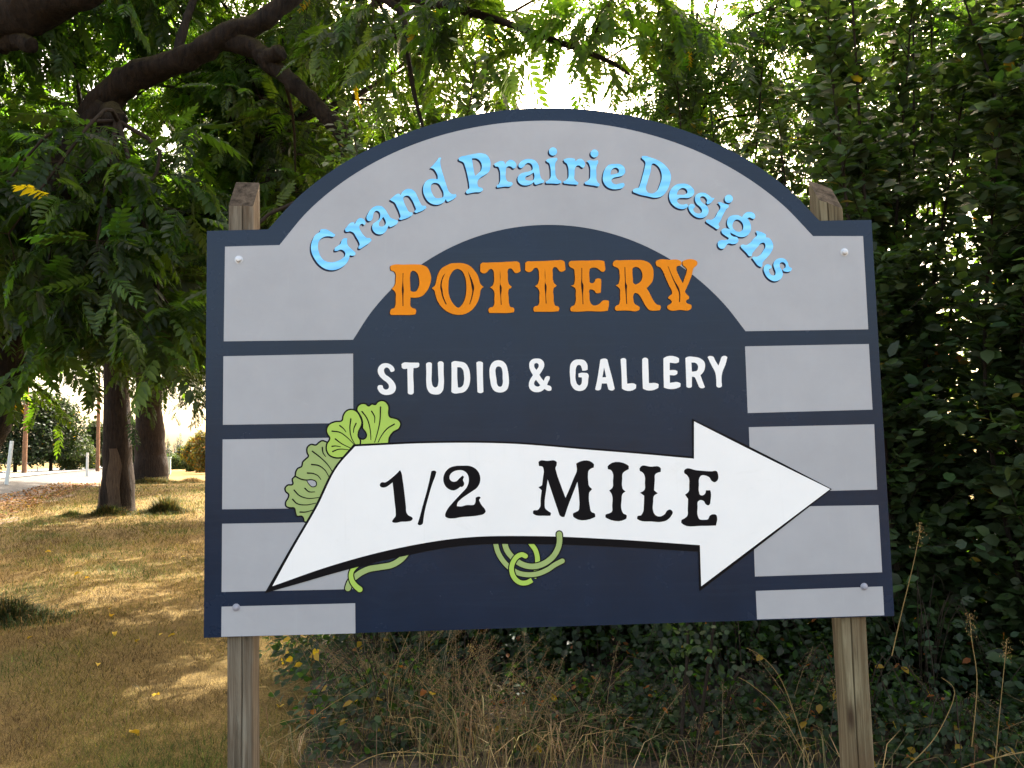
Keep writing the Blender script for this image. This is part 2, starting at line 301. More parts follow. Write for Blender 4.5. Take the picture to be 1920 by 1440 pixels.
ORANGE = [('P', ['-557.3,1300.7 -546.7,1305.1 -510.5,1305.1 -471.3,1305.3 -444.1,1302.7 -427.6,1295.3 -415.9,1275.1 -411.7,1253.6 -416.6,1229.1 -429.0,1204.9 -445.9,1188.4 -467.0,1182.7 -487.2,1184.0* -488.3,1166.3 -487.0,1151.0 -479.6,1144.8 -470.6,1141.5 -467.8,1132.3 -470.9,1121.7* -489.0,1120.0 -519.0,1120.5 -558.0,1121.3* -561.0,1125.0 -560.8,1135.6 -556.2,1143.2 -547.2,1146.0 -542.6,1155.1 -540.8,1179.5 -541.9,1203.9 -547.9,1211.7 -554.4,1217.3* -546.2,1225.4 -541.6,1234.5 -539.8,1252.8 -539.6,1271.2 -545.5,1280.5 -556.0,1285.3 -558.3,1293.0', '-485.3,1275.8 -480.7,1280.9 -471.6,1280.7 -461.2,1271.3 -455.5,1251.3 -454.8,1232.9 -459.0,1217.7 -468.2,1205.6 -481.7,1205.9 -487.1,1209.0* -488.0,1233.5 -487.5,1264.1', '-511.5,1273.8* -513.1,1246.2 -511.6,1221.7 -511.1,1215.6 -512.6,1191.1 -513.2,1153.0* -516.5,1153.1* -516.9,1191.2 -518.3,1215.7 -517.6,1221.8 -515.2,1246.2 -514.5,1273.8*']), ('O', ['-320.0,1307.3 -295.8,1306.2 -271.7,1297.2 -253.9,1278.4 -242.2,1259.8 -236.6,1238.2 -232.3,1227.3 -222.5,1217.9* -232.7,1207.4 -236.1,1189.1 -244.2,1164.7 -259.8,1140.6 -278.2,1125.7 -302.5,1117.6 -329.6,1119.0 -353.5,1128.6 -377.2,1148.9 -390.4,1170.5 -397.6,1195.1 -399.8,1205.9 -410.2,1216.8* -398.6,1225.8 -393.8,1241.0 -387.3,1265.4 -374.9,1286.7 -353.5,1300.2 -338.2,1306.1', '-315.9,1285.7 -299.4,1277.7 -289.2,1257.5 -284.6,1229.8 -285.8,1199.2 -290.8,1174.8 -301.8,1153.6 -315.6,1143.2 -328.9,1152.6 -340.7,1169.6 -349.3,1197.3 -349.4,1224.9 -346.8,1249.3 -338.9,1269.2 -328.1,1281.3', '-360.0,1271.1* -370.4,1246.7 -373.9,1222.2 -371.1,1209.9 -370.4,1197.7 -364.7,1176.2 -356.6,1156.2* -361.1,1156.2* -372.1,1182.4 -376.9,1203.9 -379.1,1216.2 -376.3,1240.7 -367.7,1262.0', '-278.2,1277.3* -267.5,1254.1 -258.9,1229.3 -256.1,1217.0 -259.2,1198.7 -264.5,1177.4 -273.1,1154.6* -275.2,1156.1* -267.1,1183.5 -263.6,1204.9 -265.5,1217.2 -268.7,1238.7 -274.0,1260.3']), ('T', ['-232.2,1301.1* -227.6,1305.7 -207.8,1306.9 -162.3,1307.6 -116.6,1309.3 -96.9,1309.0 -88.8,1303.3* -87.3,1287.8 -86.1,1274.5* -91.7,1269.4 -107.0,1268.1 -112.9,1275.9 -120.3,1283.8 -127.9,1283.9 -132.6,1277.8 -133.0,1260.9 -132.6,1236.3 -129.3,1225.5 -119.8,1217.0* -122.6,1212.4 -129.7,1208.6 -132.9,1199.4 -131.9,1177.9 -131.0,1153.4 -126.7,1142.6 -116.2,1139.4 -112.4,1131.7 -115.1,1122.5* -133.3,1120.4 -169.6,1121.1 -202.8,1121.8* -205.7,1127.3 -205.5,1136.5 -200.9,1141.0 -190.2,1143.8 -185.5,1151.4 -184.1,1172.8 -184.4,1200.4 -188.8,1208.1 -198.6,1215.4* -188.4,1223.5 -185.2,1231.1 -183.1,1258.7 -185.7,1277.2 -191.7,1283.5 -199.3,1282.1 -207.1,1273.0 -216.3,1267.9 -226.8,1269.3 -233.4,1275.6* -232.5,1290.4', '-161.3,1281.4* -159.8,1255.2 -160.5,1227.6 -156.5,1215.2 -156.7,1206.0 -159.0,1184.6 -157.7,1150.9* -161.0,1150.9* -162.0,1184.6 -163.7,1206.1 -163.8,1215.3 -162.0,1227.6 -161.9,1255.3']), ('T', ['-68.4,1303.0* -63.7,1307.6 -43.9,1308.8 1.8,1309.5 47.6,1311.2 67.5,1310.9 75.5,1305.2* 76.9,1289.7 78.1,1276.4* 72.4,1271.2 57.1,1270.0 51.2,1277.8 43.8,1285.6 36.2,1285.8 31.5,1279.7 31.0,1262.7 31.2,1238.1 34.6,1227.2 44.1,1218.7* 41.2,1214.2 34.1,1210.3 30.8,1201.1 31.7,1179.6 32.5,1155.1 36.8,1144.2 47.3,1141.0 51.1,1133.2 48.4,1124.1* 30.1,1122.0 -6.3,1122.7 -39.7,1123.3* -42.5,1128.9 -42.3,1138.1 -37.6,1142.6 -26.9,1145.5 -22.2,1153.0 -20.7,1174.5 -20.9,1202.1 -25.2,1209.8 -35.1,1217.1* -24.8,1225.2 -21.6,1232.8 -19.3,1260.5 -21.9,1279.1 -27.8,1285.3 -35.4,1283.9 -43.3,1274.8 -52.5,1269.7 -63.2,1271.2 -69.7,1277.4* -68.7,1292.2', '2.6,1283.3* 4.0,1257.0 3.3,1229.3 7.2,1216.9 6.9,1207.7 4.5,1186.3 5.7,1152.5* 2.4,1152.6* 1.5,1186.3 -0.0,1207.9 -0.1,1217.1 1.8,1229.3 1.9,1257.1']), ('E', ['90.3,1300.6* 95.5,1306.3 112.3,1308.1 162.8,1307.9 209.9,1307.7 220.9,1305.2* 222.8,1289.8 223.9,1272.8* 218.6,1266.7 210.2,1266.2 202.0,1273.2 192.2,1280.1 178.8,1282.1 168.6,1278.8 164.8,1267.0 164.8,1243.2 166.9,1226.2 176.9,1224.4 183.9,1231.0 185.8,1237.8* 194.3,1241.7 207.0,1239.1* 207.3,1228.9 206.0,1208.6 204.3,1189.3* 197.6,1187.4 187.5,1187.6 182.0,1195.5 172.8,1200.7 164.4,1200.9 162.8,1182.3 164.7,1155.2 171.0,1145.0 184.3,1142.0 197.9,1147.8 211.7,1159.4 225.2,1160.2 233.5,1157.3* 231.9,1140.4 227.9,1121.9* 210.4,1119.9 156.9,1121.6 103.3,1121.0 92.7,1122.8* 91.3,1131.3 95.5,1139.6 105.7,1144.5 111.1,1156.2 112.6,1183.2 110.9,1206.9 104.4,1212.1 96.5,1216.3* 106.3,1220.6 110.0,1230.7 110.9,1261.2 108.1,1278.2 98.1,1283.5 91.0,1290.4*', '136.4,1281.8* 139.4,1281.7* 138.3,1247.1 138.2,1230.2 142.1,1217.2 141.9,1209.8 139.4,1182.7 139.9,1147.2* 136.6,1147.3* 136.0,1182.8 133.5,1209.9 133.1,1218.4 135.2,1243.8']), ('R', ['252.7,1297.8 258.7,1305.5 280.7,1306.9 331.3,1307.4 365.0,1305.1 388.2,1293.7 399.3,1273.1 400.1,1249.2 394.1,1225.5 381.7,1210.5 373.0,1202.1* 380.9,1188.4 390.2,1167.9 399.7,1150.8 409.4,1140.5 421.1,1136.9 422.5,1130.1 418.7,1120.0* 398.5,1118.7 381.7,1120.7 368.8,1134.5 356.2,1158.4 346.7,1175.5 337.0,1184.2 328.6,1185.0 324.0,1179.3 322.7,1162.4 327.1,1145.4 337.0,1138.4 344.5,1133.2 344.2,1123.1* 338.0,1119.8 297.7,1121.3 259.1,1121.3* 254.3,1126.5 254.5,1133.3 259.8,1139.9 268.3,1143.1 272.6,1153.2 274.6,1180.2 273.1,1204.0 267.2,1209.2 260.3,1214.4* 269.2,1219.3 274.0,1231.1 275.6,1258.3 272.8,1275.3 264.6,1281.6 253.7,1287.6', '325.2,1277.8 333.8,1281.7 347.1,1278.1 356.8,1265.3 359.6,1250.0 355.6,1233.0 345.0,1221.3 333.1,1216.5* 326.5,1220.0 323.8,1240.4 323.0,1264.2', '294.6,1282.4* 297.3,1282.4* 297.5,1247.7 298.3,1223.9 301.7,1213.6 300.2,1200.1 299.2,1173.0 299.9,1145.2* 296.2,1145.3* 295.5,1173.1 294.1,1200.2 293.2,1213.8 294.4,1227.3 294.0,1254.5']), ('Y', ['412.2,1301.9 422.5,1306.8 459.7,1306.2 496.9,1303.8 504.1,1298.6 503.7,1288.3 496.1,1283.3 487.5,1281.1 485.5,1273.3 491.4,1251.0 500.7,1230.4 506.9,1217.7* 514.5,1237.0 522.9,1260.7 524.3,1269.2 517.9,1277.8 510.4,1284.8 511.0,1300.1 520.7,1304.4 554.5,1303.8 562.8,1297.5 563.3,1287.3 555.2,1278.9 548.1,1272.2 544.1,1256.9 530.8,1223.1 519.7,1199.5 514.1,1186.0 518.8,1177.4 527.8,1167.0 526.6,1160.3 517.9,1155.4 515.9,1148.6 522.4,1141.7 534.0,1137.4 534.2,1124.6 528.2,1119.6 492.8,1119.6 452.4,1121.0 446.0,1127.9 448.0,1136.3 456.6,1141.3 463.7,1149.6 459.0,1158.2 450.8,1164.4 457.9,1173.4 464.8,1178.4 465.8,1186.9 456.0,1210.8 443.7,1241.7 434.5,1265.7 426.5,1277.7 413.2,1284.8 410.2,1293.4', '453.7,1282.4* 457.0,1280.6* 465.2,1256.6 477.6,1227.4 493.2,1196.6 495.5,1184.6 494.0,1149.0* 490.0,1149.1* 490.7,1183.0 482.7,1203.5 470.4,1234.4 461.3,1260.1'])]
WHITE = [('S', ['-548.7,925.0 -548.8,919.7 -554.7,915.3 -561.7,915.4 -565.1,921.8 -572.0,929.7 -578.9,930.9 -584.9,925.7 -586.0,917.0 -580.9,906.3 -567.2,895.5 -553.4,881.2 -545.0,865.3 -545.1,851.3 -552.2,839.2 -566.2,833.2 -581.8,832.2 -595.7,836.7 -605.9,847.4 -610.0,859.7 -607.5,865.9 -598.8,868.2 -591.8,865.6 -590.2,859.3 -583.3,852.1 -574.6,852.6 -569.4,858.8 -569.3,865.8 -576.1,876.5 -591.6,889.0 -603.6,903.3 -608.6,919.2 -605.0,933.2 -594.4,943.5 -580.5,946.7 -564.8,942.9 -553.5,933.8']), ('T', ['-523.1,942.0* -517.8,946.1 -489.9,946.6 -462.0,946.0* -459.6,942.4 -460.4,931.9* -465.7,928.5 -480.4,927.0* -481.9,899.0 -480.6,863.9 -481.0,837.6* -484.5,833.5 -498.4,833.8 -501.9,837.0* -502.1,871.3 -502.4,925.4* -518.1,925.7 -522.5,929.7*']), ('U', ['-435.2,940.8* -432.3,944.3 -416.6,944.3 -413.9,941.4* -415.1,911.6 -415.3,873.0 -411.7,860.6 -404.1,855.2 -396.4,858.5 -392.7,869.0 -392.2,904.1 -392.9,942.8* -390.4,946.9 -374.7,946.6 -371.9,943.0* -372.5,910.7 -372.6,865.0 -376.4,844.1 -387.1,832.1 -404.6,830.0 -421.9,835.3 -432.7,852.3 -435.2,873.4 -434.6,912.0']), ('D', ['-343.9,943.5* -339.7,946.9 -315.2,947.1 -294.3,940.7 -282.4,922.8 -277.6,898.1 -278.1,877.0 -285.5,852.6 -299.8,837.1 -317.3,833.0 -341.7,834.6 -345.9,838.1* -344.1,896.0', '-323.3,926.5* -312.1,925.9 -303.5,918.0 -299.7,898.6 -299.7,877.5 -304.6,860.0 -313.5,853.2 -322.2,853.4* -323.9,892.1']), ('I', ['-254.0,941.6* -250.4,944.4 -234.7,944.0 -230.5,941.1* -231.5,893.6 -231.0,835.6* -234.2,833.2 -249.2,833.2 -252.3,836.1* -253.2,894.1']), ('O', ['-176.7,948.8 -159.2,944.9 -147.2,932.3 -141.7,912.8 -138.5,884.6 -139.4,859.9 -145.8,842.5 -158.3,834.0 -177.6,832.7 -191.4,838.3 -200.9,852.5 -205.3,875.4 -207.6,900.1 -206.4,921.2 -198.0,938.7 -187.3,946.6', '-173.7,926.5 -165.0,922.1 -161.1,909.7 -160.6,885.0 -161.1,863.9 -166.6,853.5 -175.3,853.7 -180.4,860.8 -182.8,878.5 -185.5,899.6 -185.1,917.2 -180.7,924.9']), ('ampersand', ['-35.9,952.2 -20.2,949.1 -10.6,938.3 -9.6,924.1 -16.0,910.1 -28.0,892.7* -20.3,880.2 -12.5,870.6* -5.0,885.2 -0.7,887.6 9.1,886.0* 9.6,881.4 2.1,863.9 -0.9,855.2* 12.3,849.6 14.6,844.3 11.9,835.5 4.8,833.9 -10.8,841.3* -19.8,834.5 -35.7,830.3 -53.1,833.5 -65.1,846.0 -66.4,861.9 -60.8,877.6 -50.9,892.2* -59.9,909.3 -63.7,925.3 -60.9,941.1 -50.1,950.4', '-37.1,936.0 -29.5,929.8 -29.7,922.8 -37.8,910.6* -44.9,921.3 -44.6,931.9', '-40.4,875.4* -33.0,864.7 -25.5,855.0* -31.6,850.6 -40.4,851.5 -47.2,857.9 -47.0,866.7']), ('G', ['118.6,945.6 136.7,941.6 146.4,927.9 147.6,907.9* 141.0,905.1 128.3,904.6* 125.7,915.6 120.9,924.8 112.5,925.0 106.1,916.0 103.4,897.9 103.6,868.8 108.6,856.0 115.7,851.2 122.4,855.7 125.3,866.6 125.7,880.0* 113.8,881.3* 113.4,894.0* 120.7,896.4 144.3,895.9* 148.9,891.5 148.3,871.5 144.7,849.8 133.4,835.6 116.9,831.2 99.0,836.3 86.8,852.9 83.3,880.2 83.0,909.2 87.3,931.0 100.4,943.4']), ('A', ['194.9,943.3* 198.6,945.0 216.8,945.4 220.4,942.7* 226.7,913.5 236.2,873.2 243.3,836.8* 240.3,832.5 224.0,832.5 220.4,835.5* 215.7,856.3* 197.5,856.7* 193.2,836.1* 189.5,833.6 175.0,833.9 172.6,836.5* 179.6,863.6 188.3,907.0', '207.4,914.6* 213.9,879.2* 200.1,878.7*']), ('L', ['268.4,942.5* 271.5,945.3 286.0,945.0 288.8,942.0* 288.7,897.6 289.4,853.9* 317.3,852.6 321.9,848.9* 320.8,836.9* 316.7,833.4 273.0,834.0 269.5,836.9* 270.2,887.1']), ('L', ['347.2,940.8* 349.9,944.4 366.3,944.4 368.7,941.5* 368.9,895.9 368.4,854.0* 397.5,852.7 403.6,849.3* 402.4,836.9* 396.8,833.4 349.4,832.7 345.8,835.3* 345.9,885.4']), ('E', ['424.7,942.9* 428.5,945.7 477.8,944.7 482.1,941.7* 480.8,928.2* 475.2,925.7 447.1,927.0* 446.0,899.7* 468.6,898.5 474.0,895.5* 473.6,886.3* 468.0,882.1 445.3,881.5* 444.9,853.5* 477.8,854.2 483.9,850.4* 482.7,838.8* 477.1,836.0 427.8,834.6 422.4,837.2* 423.4,891.1']), ('R', ['505.2,942.3* 509.0,945.1 538.3,946.0 560.1,940.0 574.1,926.2 575.1,906.1 567.0,888.0 557.5,879.1* 563.9,858.9 572.0,835.0* 568.3,832.6 553.7,833.6 550.2,837.3* 542.0,859.4 535.2,872.3 526.2,874.3* 524.6,837.9* 520.9,835.1 508.1,835.4 504.6,838.3* 505.0,893.0', '526.5,925.4* 539.3,925.1 548.1,917.6 550.2,906.6 545.4,895.8 536.1,893.0 526.9,892.5*']), ('Y', ['586.6,944.2* 589.7,946.7 604.4,946.8 608.7,944.5* 616.3,927.2 624.9,912.3* 631.0,926.9 637.2,943.2* 641.0,946.0 655.7,945.7 659.3,942.7* 650.7,915.5 638.5,888.3 634.8,872.0 634.4,837.3* 630.5,833.8 617.7,834.1 614.2,837.8* 614.7,865.1 612.7,885.2 599.3,914.7'])]
BLACK = [('1', ['-532.4,562.2* -529.0,555.0 -524.6,530.1 -519.3,487.6 -514.1,433.4 -512.1,412.3 -505.1,402.7 -495.8,397.8 -490.7,391.8 -493.6,386.0 -507.8,381.7 -531.3,381.2 -554.9,378.3 -562.4,380.8 -563.7,384.4* -558.2,392.4 -551.8,400.4 -550.8,418.0 -553.9,453.2 -557.0,488.6 -560.2,520.4* -572.1,511.3 -583.9,504.5 -595.8,503.2 -604.0,507.4 -605.1,514.5 -599.1,521.4 -586.1,521.1 -574.2,527.8 -555.1,542.7 -540.8,555.3 -534.8,561.5']), ('slash', ['-422.4,555.9* -416.5,558.1 -408.2,557.2 -404.7,553.1* -408.5,539.0 -417.1,518.0 -435.8,459.6 -448.4,413.0 -454.9,373.3* -459.7,368.8 -471.4,369.1 -473.8,371.9* -466.3,394.7 -455.1,434.2 -437.7,492.6 -427.6,532.4']), ('2', ['-310.6,573.3 -284.5,571.4 -268.0,563.9 -254.0,548.2 -248.5,527.9 -251.3,509.1 -262.3,492.8 -279.1,481.5 -300.8,467.9 -320.0,454.2 -332.1,440.4 -333.5,430.6* -318.1,429.5 -299.1,433.7 -280.1,433.2 -273.0,434.2 -268.6,441.2 -266.6,458.8* -260.6,461.7 -251.1,461.4 -248.8,458.3* -254.9,450.2* -246.9,433.5 -234.3,416.7 -232.0,409.6 -238.1,401.6 -257.2,396.2 -285.7,393.4 -318.8,391.9 -347.3,388.0 -366.1,389.7 -375.5,395.8 -375.3,404.0 -367.9,420.2 -348.6,443.2 -317.2,475.4 -297.8,496.1 -290.3,514.8 -290.0,531.3 -296.8,546.9 -308.5,555.5 -325.1,557.8 -341.8,553.9 -353.9,544.8 -358.3,534.2 -355.4,523.5 -344.9,517.4 -333.0,519.4 -323.3,528.6 -312.4,537.8* -307.7,535.3 -310.4,522.4 -306.3,510.5 -309.6,501.1 -315.6,497.7* -320.3,499.0* -331.1,491.1 -343.1,486.6 -357.2,489.4 -371.3,500.3 -379.3,517.0 -379.7,533.6 -373.9,550.0 -358.2,566.2 -336.7,572.7']), ('M', ['-39.7,579.4* -35.7,583.1 -6.6,582.8 20.6,582.5 26.3,577.7* 24.8,566.2 21.1,558.6 23.4,543.1 37.6,496.5 53.7,449.9* 68.2,480.3 84.9,518.4 97.5,548.9 97.0,558.6 95.4,570.3* 102.2,574.7 152.8,573.9 159.6,566.7* 158.1,555.2* 148.2,551.6 139.4,544.0 136.6,528.7 137.0,505.5 138.5,492.0 149.8,478.2* 139.7,466.9 137.2,451.6 139.4,420.8 145.2,397.7 156.7,391.6 158.3,380.1* 152.4,377.2 84.5,378.2 78.9,383.3* 79.2,393.6 89.0,399.1 98.9,404.6 102.0,418.0 102.3,452.5 98.1,506.5* 83.5,472.2 62.6,422.8 47.9,383.0* 38.2,383.2 30.6,389.2* 12.9,447.1 -8.4,516.9* -15.4,474.7 -21.1,436.5 -19.0,413.5 -7.7,403.6 -0.1,397.6 -2.3,388.1* -23.5,388.7 -58.2,393.4 -63.9,397.4* -62.9,406.9 -46.2,410.3 -38.2,419.7 -35.6,444.5 -30.8,479.0* -42.1,490.0* -29.1,496.2* -24.5,525.0 -21.8,551.9 -24.7,561.6 -38.1,565.8*']), ('I', ['208.1,557.8* 213.0,563.5 277.4,563.1 284.3,557.9* 283.8,546.3* 272.7,540.7 262.7,533.2 259.1,510.2 258.2,483.2 260.7,475.4 269.3,467.5* 258.1,458.1 254.3,437.1 253.1,402.5 259.6,388.9 270.3,382.9 269.5,371.4* 264.7,368.4 200.7,373.2 194.3,377.2* 195.4,386.8 205.2,390.3 217.0,395.8 219.8,418.7 220.9,453.3 217.4,463.0 210.7,472.0* 221.8,480.2 225.5,507.1 226.3,532.2 220.1,544.0 208.5,548.1*']), ('L', ['322.6,547.2* 328.0,554.9 363.1,553.2 396.3,550.1 400.0,545.3* 398.4,533.7* 387.7,530.9 379.7,526.5 376.1,503.4 372.4,468.7* 384.9,457.6* 371.7,449.4 367.3,426.4 366.2,395.7 372.3,382.1 387.6,375.2 407.4,383.1 417.7,396.3 427.5,398.7 436.2,390.0 430.6,376.7 414.4,361.8 390.8,355.9 359.7,358.3 317.0,363.2 307.5,368.5* 309.0,378.0 321.6,381.5 329.8,392.8 333.4,415.8 335.8,450.4* 321.4,461.5* 336.5,469.6 340.3,496.5 339.3,523.6 333.0,533.4 323.4,538.7*']), ('E', ['483.1,535.5* 488.1,541.2 527.1,536.4 581.9,531.1 601.6,530.6 605.8,518.9 603.3,499.6 594.0,492.1 582.4,496.2 573.1,510.0 561.6,516.1 544.0,516.6 537.8,509.0 534.7,483.9 533.8,460.7 539.1,447.1 548.8,446.8 557.0,454.3 559.4,463.9* 575.1,463.5* 576.7,455.8 573.0,417.2* 566.9,410.5 557.2,413.8 549.9,425.6 538.3,429.7 530.3,426.1 526.6,403.0 525.5,376.1 531.5,362.5 547.1,359.4 562.8,361.7 569.2,373.1 579.2,377.8 592.7,375.1 595.5,366.6 589.9,337.9* 538.3,338.1 472.2,344.9 465.4,350.8* 467.0,360.4 477.0,365.9 487.1,373.3 490.9,400.1 493.5,434.7* 483.2,450.4* 495.7,459.8 499.5,484.8 499.7,508.0 493.1,519.8 483.6,527.8'])]
BOARD = '-1218.1,1441.3* -999.0,1443.7* -888.2,1563.4 -759.2,1664.1 -617.0,1745.2 -465.9,1807.2 -308.9,1850.9 -148.4,1876.9 13.7,1885.7 175.9,1877.6 336.6,1852.2 493.9,1808.9 645.4,1746.9 787.6,1665.4 916.3,1564.0 1026.4,1443.4* 1221.4,1443.7* 1218.7,1.0* -1221.7,-0.9*'
BLOCKS = ['-1153.0,1382.3* -957.9,1384.9* -855.9,1507.4 -734.0,1611.2 -597.4,1695.1 -450.7,1759.2 -297.4,1803.7 -140.2,1829.5 18.5,1837.0 176.9,1826.7 333.3,1798.8 485.6,1752.9 631.7,1688.7 768.5,1606.0 892.3,1504.9 998.8,1385.9* 1186.1,1382.9* 1185.2,1034.6* 730.8,1036.7* 658.1,1136.2 572.9,1224.5 476.3,1300.0 370.1,1361.0 256.2,1406.0 136.8,1434.0 14.5,1444.0 -108.0,1435.6 -228.0,1408.9 -342.5,1364.3 -448.9,1302.9 -544.7,1226.1 -627.6,1135.7 -695.7,1034.0* -1156.5,1037.5*', '-1157.3,983.7* -696.1,983.8* -697.4,734.7* -1158.2,738.7*', '-1159.0,686.7* -697.8,683.4* -699.1,434.5* -1159.9,441.0*', '-1159.8,390.7* -699.5,385.9* -699.7,151.1* -1160.7,154.4*', '-1160.5,104.0* -696.4,102.2* -696.4,-1.4* -1161.1,0.9*', '726.2,980.9* 1184.0,980.4* 1183.5,739.7* 724.5,737.6*', '726.0,686.3* 1186.2,686.3* 1182.9,450.4* 724.5,450.6*', '726.0,399.2* 1184.4,394.9* 1183.6,155.9* 722.9,154.0*', '723.4,103.4* 1182.6,106.1* 1182.2,4.5* 723.4,4.0*']
ARROWW = '-984.1,169.5* -911.3,298.6 -826.6,441.6 -750.5,586.2 -691.5,651.0* -437.4,656.3 -132.6,647.1 135.0,619.7 326.9,599.8 521.1,577.9* 526.8,712.2* 771.6,581.4 1010.5,456.7* 767.1,290.1 528.0,125.9* 529.4,270.2* 220.3,299.3 -64.6,318.3 -310.8,319.4 -556.0,286.9 -781.1,233.8'
ARROWB = '-1010.9,146.3* -920.6,300.7 -836.0,441.8 -763.7,580.9 -697.1,658.7* -437.3,663.0 -132.4,653.8 135.3,626.4 327.1,606.5 515.7,585.7* 520.4,722.0* 772.1,590.9 1017.3,456.5* 768.5,280.6 520.6,108.4* 522.7,247.8* 219.4,273.1 -65.4,290.3 -311.3,291.4 -547.1,256.9 -743.9,214.2 -893.1,176.0'
LEAVES = ['-572.6,640.3* -572.3,660.4 -569.0,679.8 -556.1,698.0 -534.8,710.7 -528.2,729.1 -537.0,742.5 -555.4,749.8 -567.0,753.8 -571.0,767.2 -569.7,788.4 -578.5,805.6 -594.3,812.8 -610.2,807.9 -618.2,799.0 -631.4,801.4 -642.0,794.3 -652.5,801.9 -668.3,802.8 -681.6,793.5 -684.3,780.4 -676.5,766.9 -667.2,748.2 -664.3,726.9 -664.9,715.3 -656.1,703.0 -651.0,689.7 -657.9,677.7 -671.1,678.0 -678.3,686.1 -688.2,643.1*', '-792.9,669.3 -808.6,673.9 -821.7,666.3 -829.6,659.7 -847.9,661.7 -860.0,652.5 -861.2,631.5 -857.0,620.9 -866.5,610.7 -877.0,600.4 -881.2,584.8 -895.3,577.3 -902.2,564.4 -904.3,551.4 -913.7,541.2 -912.7,522.9 -932.0,519.2 -939.8,508.0 -937.2,497.5 -926.9,486.8 -929.5,473.9 -937.3,461.1 -935.8,445.5 -921.8,439.9 -907.8,438.5 -903.6,423.9 -898.5,410.8 -880.3,408.7 -872.6,389.4* -851.8,386.2* -731.0,539.2* -709.4,622.6*', '-709.4,617.3* -734.6,612.7 -761.8,612.3 -782.7,621.7 -793.1,640.4 -791.9,661.4 -781.3,682.2 -790.1,698.2 -792.6,714.1 -782.0,732.3 -760.9,740.8 -737.3,744.5 -733.5,760.3 -721.2,778.5 -702.7,783.4 -684.4,775.1 -672.4,756.2 -666.3,734.9 -670.7,719.2 -678.2,703.5 -679.4,685.1 -673.2,674.4 -677.7,642.9*']
DROPS = ['-861.6,536.2 -845.9,536.9 -830.3,528.7 -830.4,515.6 -843.4,511.8 -855.4,521.5', '-665.4,715.3 -656.1,703.0 -651.5,689.7 -659.0,677.2 -671.1,678.5 -678.9,687.7 -677.2,700.8']
VEINS = ['-665.9,774.6 -650.3,753.1 -637.6,710.5 -635.3,673.5', '-631.6,774.9 -621.3,755.1 -621.5,733.9', '-599.8,789.1 -603.1,736.1 -611.4,699.3 -622.3,663.7', '-551.5,727.0 -577.0,711.7 -598.4,685.8 -610.2,663.4', '-705.7,749.1 -709.6,717.4 -703.6,680.4 -692.2,659.0', '-687.4,732.8 -695.4,714.5 -697.1,700.2', '-745.3,726.2 -732.2,715.3 -723.4,703.0', '-772.7,707.3 -745.5,702.4 -719.3,683.4 -694.9,658.0', '-761.4,679.1 -740.5,662.8 -709.2,646.2', '-773.1,653.0 -761.6,654.3 -743.2,650.7', '-771.1,634.6 -751.2,642.0 -714.5,639.5', '-842.8,637.4 -814.2,614.6 -788.2,587.8 -772.7,563.3', '-807.7,650.2 -804.7,630.2 -795.8,616.8', '-845.7,590.8 -819.6,585.9 -798.8,569.7 -783.2,542.6', '-860.4,560.8 -840.6,558.7 -822.4,549.4 -813.6,537.1', '-869.5,507.2 -856.5,495.4 -834.7,493.8', '-907.6,501.9 -890.4,483.3 -861.9,472.1 -820.2,473.7', '-912.9,469.8 -898.3,454.9 -867.2,448.9 -831.7,454.2', '-887.0,424.5 -867.3,424.0 -843.8,430.1', '-902.2,549.8 -881.4,539.4 -861.6,536.2 -845.9,536.9 -830.3,528.7 -830.4,515.6 -843.4,511.8 -855.4,521.5 -862.6,533.1', '-665.4,715.3 -656.1,703.0 -651.5,689.7 -659.0,677.2 -671.1,678.5 -678.9,687.7 -677.2,700.8']
TEND = [('grey', 11, 0.9, 3, '-506.6,281.1 -535.7,248.3 -567.2,231.2 -608.9,224.6 -650.5,218.1 -692.2,196.1 -713.1,176.2 -721.1,154.9'), ('lime', 10.5, 1.3, 3, '-608.5,255.5 -650.2,243.8 -689.3,232.0 -708.7,209.4 -706.9,181.2 -695.1,162.9 -679.7,149.6'), ('lime', 9, 0.9, 0, '-80.2,302.6 -74.8,293.1 -58.5,268.6 -52.6,246.3 -52.1,227.8 -56.6,200.2 -66.7,171.1'), ('grey', 9.2, 1.3, 2, '-201.9,307.7 -199.4,296.5 -193.4,270.5 -177.3,238.7 -151.8,210.3 -122.3,191.0 -88.8,183.7 -55.1,185.5 -17.3,199.1 11.4,216.8 36.1,228.1'), ('grey', 10.5, 1.6, 0, '-168.2,306.8 -166.6,295.6 -159.7,271.4 -139.7,245.0 -114.0,224.0 -88.1,214.0 -54.4,213.1 -22.2,225.1 6.6,248.3 22.4,275.7'), ('grey', 10.5, 3.2, 2, '5.6,247.1 16.4,262.9 24.5,281.2 28.2,301.5 27.5,322.8'), ('lime', 9, 1.9, 2, '-73.4,164.8 -89.5,157.0 -110.1,155.7 -130.4,167.4 -142.9,189.8 -144.3,211.9 -136.2,233.8 -120.9,250.0 -105.8,254.2 -94.3,248.9')]
BOLTS = [(-1103.2, 1333.5), (1112.4, 1323.3), (-1109.8, 99.7), (1114.8, 107.1)]

